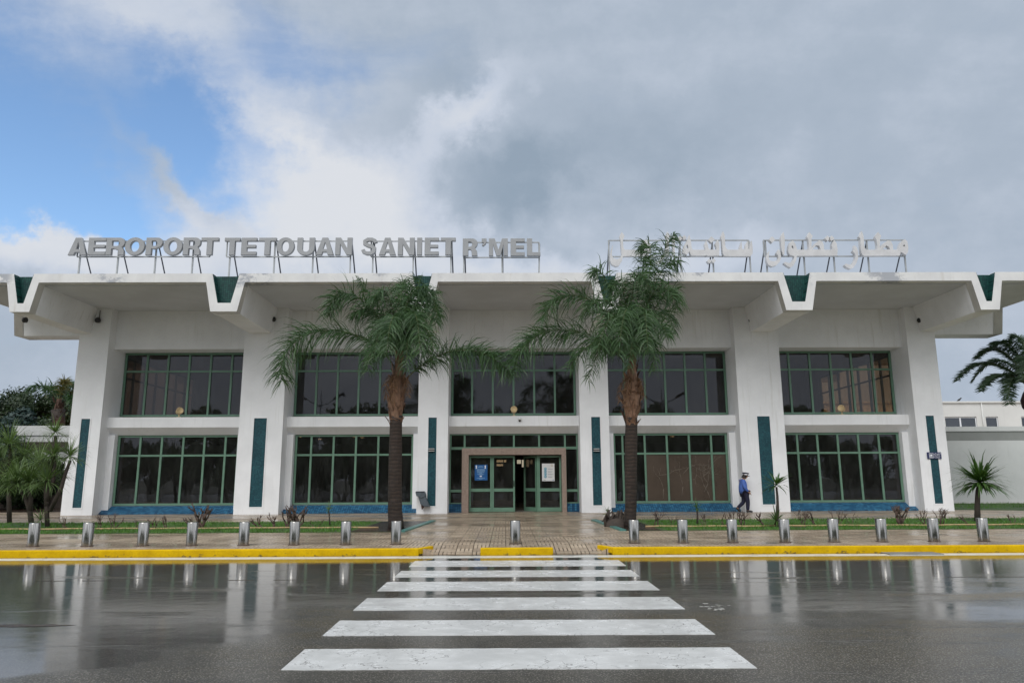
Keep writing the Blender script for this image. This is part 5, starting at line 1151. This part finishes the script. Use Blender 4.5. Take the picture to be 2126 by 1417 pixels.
def sub(keys, edges, grow, mat, name, extra=None):
    nn = [(N[k][0], N[k][1]+grow) for k in keys]; ii = {k: i for i, k in enumerate(keys)}
    for k, v in (extra or {}).items(): nn[ii[k]] = v
    return skin(name, nn, [(ii[a], ii[b]) for a, b in edges], mat, man)
sub(['pelvis', 'waist', 'chest', 'neck', 'shR', 'elR', 'wrR', 'shL', 'elL', 'wrL'], [('pelvis', 'waist'), ('waist', 'chest'), ('chest', 'neck'), ('chest', 'shR'), ('shR', 'elR'), ('elR', 'wrR'), ('chest', 'shL'), ('shL', 'elL'), ('elL', 'wrL')], .024, M['jacket'], 'jacket', {'pelvis': ((-.05, 0, .83), .175), 'waist': ((-.11, 0, 1.06), .20), 'chest': ((-.15, 0, 1.31), .205), 'neck': ((-.06, 0, 1.49), .085)})
sub(['pelvis', 'hipR', 'kneeR', 'ankR', 'hipL', 'kneeL', 'ankL'], [('pelvis', 'hipR'), ('hipR', 'kneeR'), ('kneeR', 'ankR'), ('pelvis', 'hipL'), ('hipL', 'kneeL'), ('kneeL', 'ankL')], .028, M['trousers'], 'trousers')
for sd in 'RL':
    a, t_ = Vector(N['ank'+sd][0]), Vector(N['toe'+sd][0]); hl = a+(a-t_).normalized()*.05-Vector((0, 0, .045))
    if sd == 'L': hl = a+Vector((-.05, 0, -.03))
    skin('shoe', [(tuple(a-Vector((0, 0, .01))), .055), (tuple(hl), .045), (tuple(a.lerp(t_, .55)), .05), (tuple(t_+Vector((.03, 0, 0))), .04)], [(0, 1), (0, 2), (2, 3)], M['shoe'], man)
skin('hair', [((-.005, 0, 1.66), .088), ((.02, 0, 1.71), .085), ((-.03, 0, 1.60), .06)], [(0, 1), (0, 2)], M['hair'], man)
for y in (-.032, .032): MB().lathe([(0, -.008), (.008, 0), (0, .008)], (.116, y, 1.645), 8).build('eye', M['black'], man, (0, 0, 0))
tl = Matrix.Translation((.04, 0, 1.715)) @ Matrix.Rotation(radians(10), 4, 'Y')
cb = MB().lathe([(.105, -.005), (.112, .045), (0, .046)], n=20).build('cap_band', M['cap_white'], man, (0, 0, 0)); cb.data.transform(tl)
ct_ = MB().lathe([(.113, .0455), (.150, .075), (.148, .092), (.10, .105), (0, .108)], n=20).build('cap_crown', M['trousers'], man, (0, 0, 0)); ct_.data.transform(tl)
vz = MB(); n = 9
pts = [(.105*cos(a), .105*sin(a), 0) for a in [radians(-65+130*i/n) for i in range(n+1)]]+[(.19*cos(a)+.01, .115*sin(a), -.035) for a in [radians(-65+130*i/n) for i in range(n+1)]]
vz.add(pts+[(x, y, z-.008) for x, y, z in pts], [(i, i+1, n+2+i, n+1+i) for i in range(n)]+[(2*n+2+i, 3*n+3+i, 3*n+4+i, 2*n+3+i) for i in range(n)])
vo = vz.build('cap_visor', M['shoe'], man, (0, 0, 0)); vo.data.transform(tl)

# ------------------------------------------------------------------ sky and sun
SUN_EL, SUN_AZ = radians(43), radians(200)               # azimuth from +Y (the view) clockwise: behind the viewer, a little left
sd = Vector((sin(SUN_AZ)*cos(SUN_EL), cos(SUN_AZ)*cos(SUN_EL), sin(SUN_EL)))
wd = bpy.data.worlds.new('World'); SC.world = wd; wd.use_nodes = True; t = NT(wd.node_tree)
bg = wd.node_tree.nodes['Background']; bg.inputs['Strength'].default_value = .15
sky = t.n('ShaderNodeTexSky', dict(sky_type='NISHITA', sun_disc=False, sun_elevation=SUN_EL, sun_rotation=SUN_AZ, air_density=1.0, dust_density=.2, ozone_density=2.5))
dirv = t.n('ShaderNodeTexCoord').outputs['Generated']
sx = t.n('ShaderNodeSeparateXYZ', None, Vector=dirv)
fy = t.m('MAXIMUM', sx.outputs[1], .12)
u0 = t.m('DIVIDE', sx.outputs[0], fy); v0 = t.m('DIVIDE', sx.outputs[2], fy)
nw = t.n('ShaderNodeTexNoise', None, Vector=dirv, Scale=4.5, Detail=7.0, Roughness=.6)
nf = t.n('ShaderNodeTexNoise', None, Vector=t.mapv(dirv, (1, 1, 1.2)), Scale=13.0, Detail=8.0, Roughness=.62)
uv0 = t.n('ShaderNodeCombineXYZ', None, X=u0, Y=v0).outputs[0]
def warp(vec, tex, amt):
    d = t.n('ShaderNodeVectorMath', dict(operation='SUBTRACT'), i0=tex.outputs[1], i1=(.5, .5, .5))
    d = t.n('ShaderNodeVectorMath', dict(operation='MULTIPLY'), i0=d.outputs[0], i1=(amt, amt, 0))
    return t.n('ShaderNodeVectorMath', dict(operation='ADD'), i0=vec, i1=d.outputs[0]).outputs[0]
uv = warp(warp(uv0, nw, .30), nf, .10)
front = t.mr(sx.outputs[1], .12, .35)
def UV(px, py): d = ray(px, py); return d.x/d.y, d.z/d.y
def blob(px, py, rx, ry, rot=0.0, inner=0.0):              # soft ellipse in the sky; rot in degrees, downwards to the right
    u, v = UV(px, py); k = 1/F*1.03
    mp_ = t.mapv(uv, (rx*k, ry*k, 1), (u, v, 0), (0, 0, -radians(rot)), 'TEXTURE')
    ln_ = t.n('ShaderNodeVectorMath', dict(operation='LENGTH'), i0=mp_).outputs[1]
    return t.mr(ln_, inner, 1.0, 1.0, 0.0)
def total(base, items):
    acc = base
    for wgt, b_ in items: acc = t.m('ADD', acc, t.m('MULTIPLY', b_, t.m('MULTIPLY', front, wgt)))
    return acc
st_uv = t.mapv(warp(uv0, nw, .12), (1.6, 7.5, 1), (0, 0, 0), (0, 0, radians(38)))
strk = t.n('ShaderNodeTexNoise', None, Vector=st_uv, Scale=1.6, Detail=7.0, Roughness=.6).outputs[0]
cover = total(1.0, [(-1.10, blob(-60, 230, 740, 430, 10, .0)), (-.95, blob(395, 240, 360, 220, 36, .0)), (-.80, blob(90, 390, 400, 140, 12, .0)), (-.40, blob(620, 130, 300, 150, 40)), (-.30, blob(590, 290, 100, 80, 50)),
                    (.60, blob(350, 365, 360, 56, 38, .0)), (.42, blob(330, 0, 420, 90, 20)), (.75, blob(60, 510, 620, 80, 4, .1)), (.12, blob(260, 170, 190, 60, 15)), (-.48, blob(600, 40, 680, 200, 14))])
cover = t.m('ADD', cover, t.m('MULTIPLY', t.m('SUBTRACT', nf.outputs[0], .5), .28))
cover = t.m('ADD', cover, t.m('MULTIPLY', t.m('SUBTRACT', strk, .5), .70))
cover = t.mr(cover, -.10, .95)
bright = total(.50, [(.55, blob(690, 410, 470, 220, 24, .2)), (.36, blob(960, 240, 240, 90, -32, .1)), (.46, blob(150, 470, 640, 170, 8, .3)), (.36, blob(1130, 560, 330, 90, 0)), (.32, blob(540, 270, 300, 190, 45)), (.25, blob(1480, 500, 260, 90, -8)),
                     (-.34, blob(1030, 390, 300, 130, -14, .2)), (-.22, blob(1200, 330, 360, 190, -25, .1)), (-.22, blob(915, 160, 130, 130, -40)), (-.14, blob(1480, 250, 520, 150, -20)), (-.06, blob(1900, 250, 500, 400, 0)), (-.06, blob(950, 40, 600, 120, 0)), (.26, blob(300, 60, 700, 240, 12))])
bright = t.m('ADD', bright, t.m('MULTIPLY', t.m('SUBTRACT', nf.outputs[0], .5), .34))
bright = t.m('ADD', bright, t.m('MULTIPLY', t.m('SUBTRACT', nw.outputs[0], .5), .26))
bright = t.m('ADD', bright, t.m('MULTIPLY', t.m('SUBTRACT', strk, .5), .22))
ramp = t.n('ShaderNodeValToRGB', None, Fac=bright); cr = ramp.color_ramp
def c15(*c): return (*[x/1.5*10 for x in c], 1)
cr.elements[0].position = .0; cr.elements[0].color = c15(.27, .34, .425)
cr.elements[1].position = 1.0; cr.elements[1].color = c15(.655, .68, .725)
e = cr.elements.new(.45); e.color = c15(.38, .445, .535)
e = cr.elements.new(.72); e.color = c15(.52, .575, .67)
back = t.mix(t.mr(t.m('ADD', nw.outputs[0], t.m('MULTIPLY', t.m('SUBTRACT', sx.outputs[2], .5), .3)), .3, .7), c15(.68, .72, .78)[:3], c15(1.05, 1.07, 1.10)[:3])
cloud = t.mix(front, back, ramp.outputs[0])
blue = t.mul(sky.outputs[0], (1.12, 1.20, 1.22))
skyc = t.mix(t.m('MAXIMUM', cover, t.m('SUBTRACT', 1.0, front)), blue, cloud)
t.set(bg.inputs['Color'], skyc)
sl = bpy.data.lights.new('sun', 'SUN'); so = bpy.data.objects.new('sun', sl); COL.objects.link(so)
sl.energy = 1.5; sl.angle = radians(40); sl.color = (1.0, .985, .96)
so.rotation_euler = sd.to_track_quat('Z', 'Y').to_euler(); so.location = (-20, -40, 60)
SC.view_settings.view_transform = 'Standard'; SC.view_settings.look = 'None'; SC.view_settings.exposure = 0.12; SC.view_settings.gamma = 1.0
SC.render.engine = 'CYCLES'; SC.cycles.use_denoising = True; SC.cycles.max_bounces = 8; SC.cycles.transparent_max_bounces = 16
bpy.context.view_layer.update()
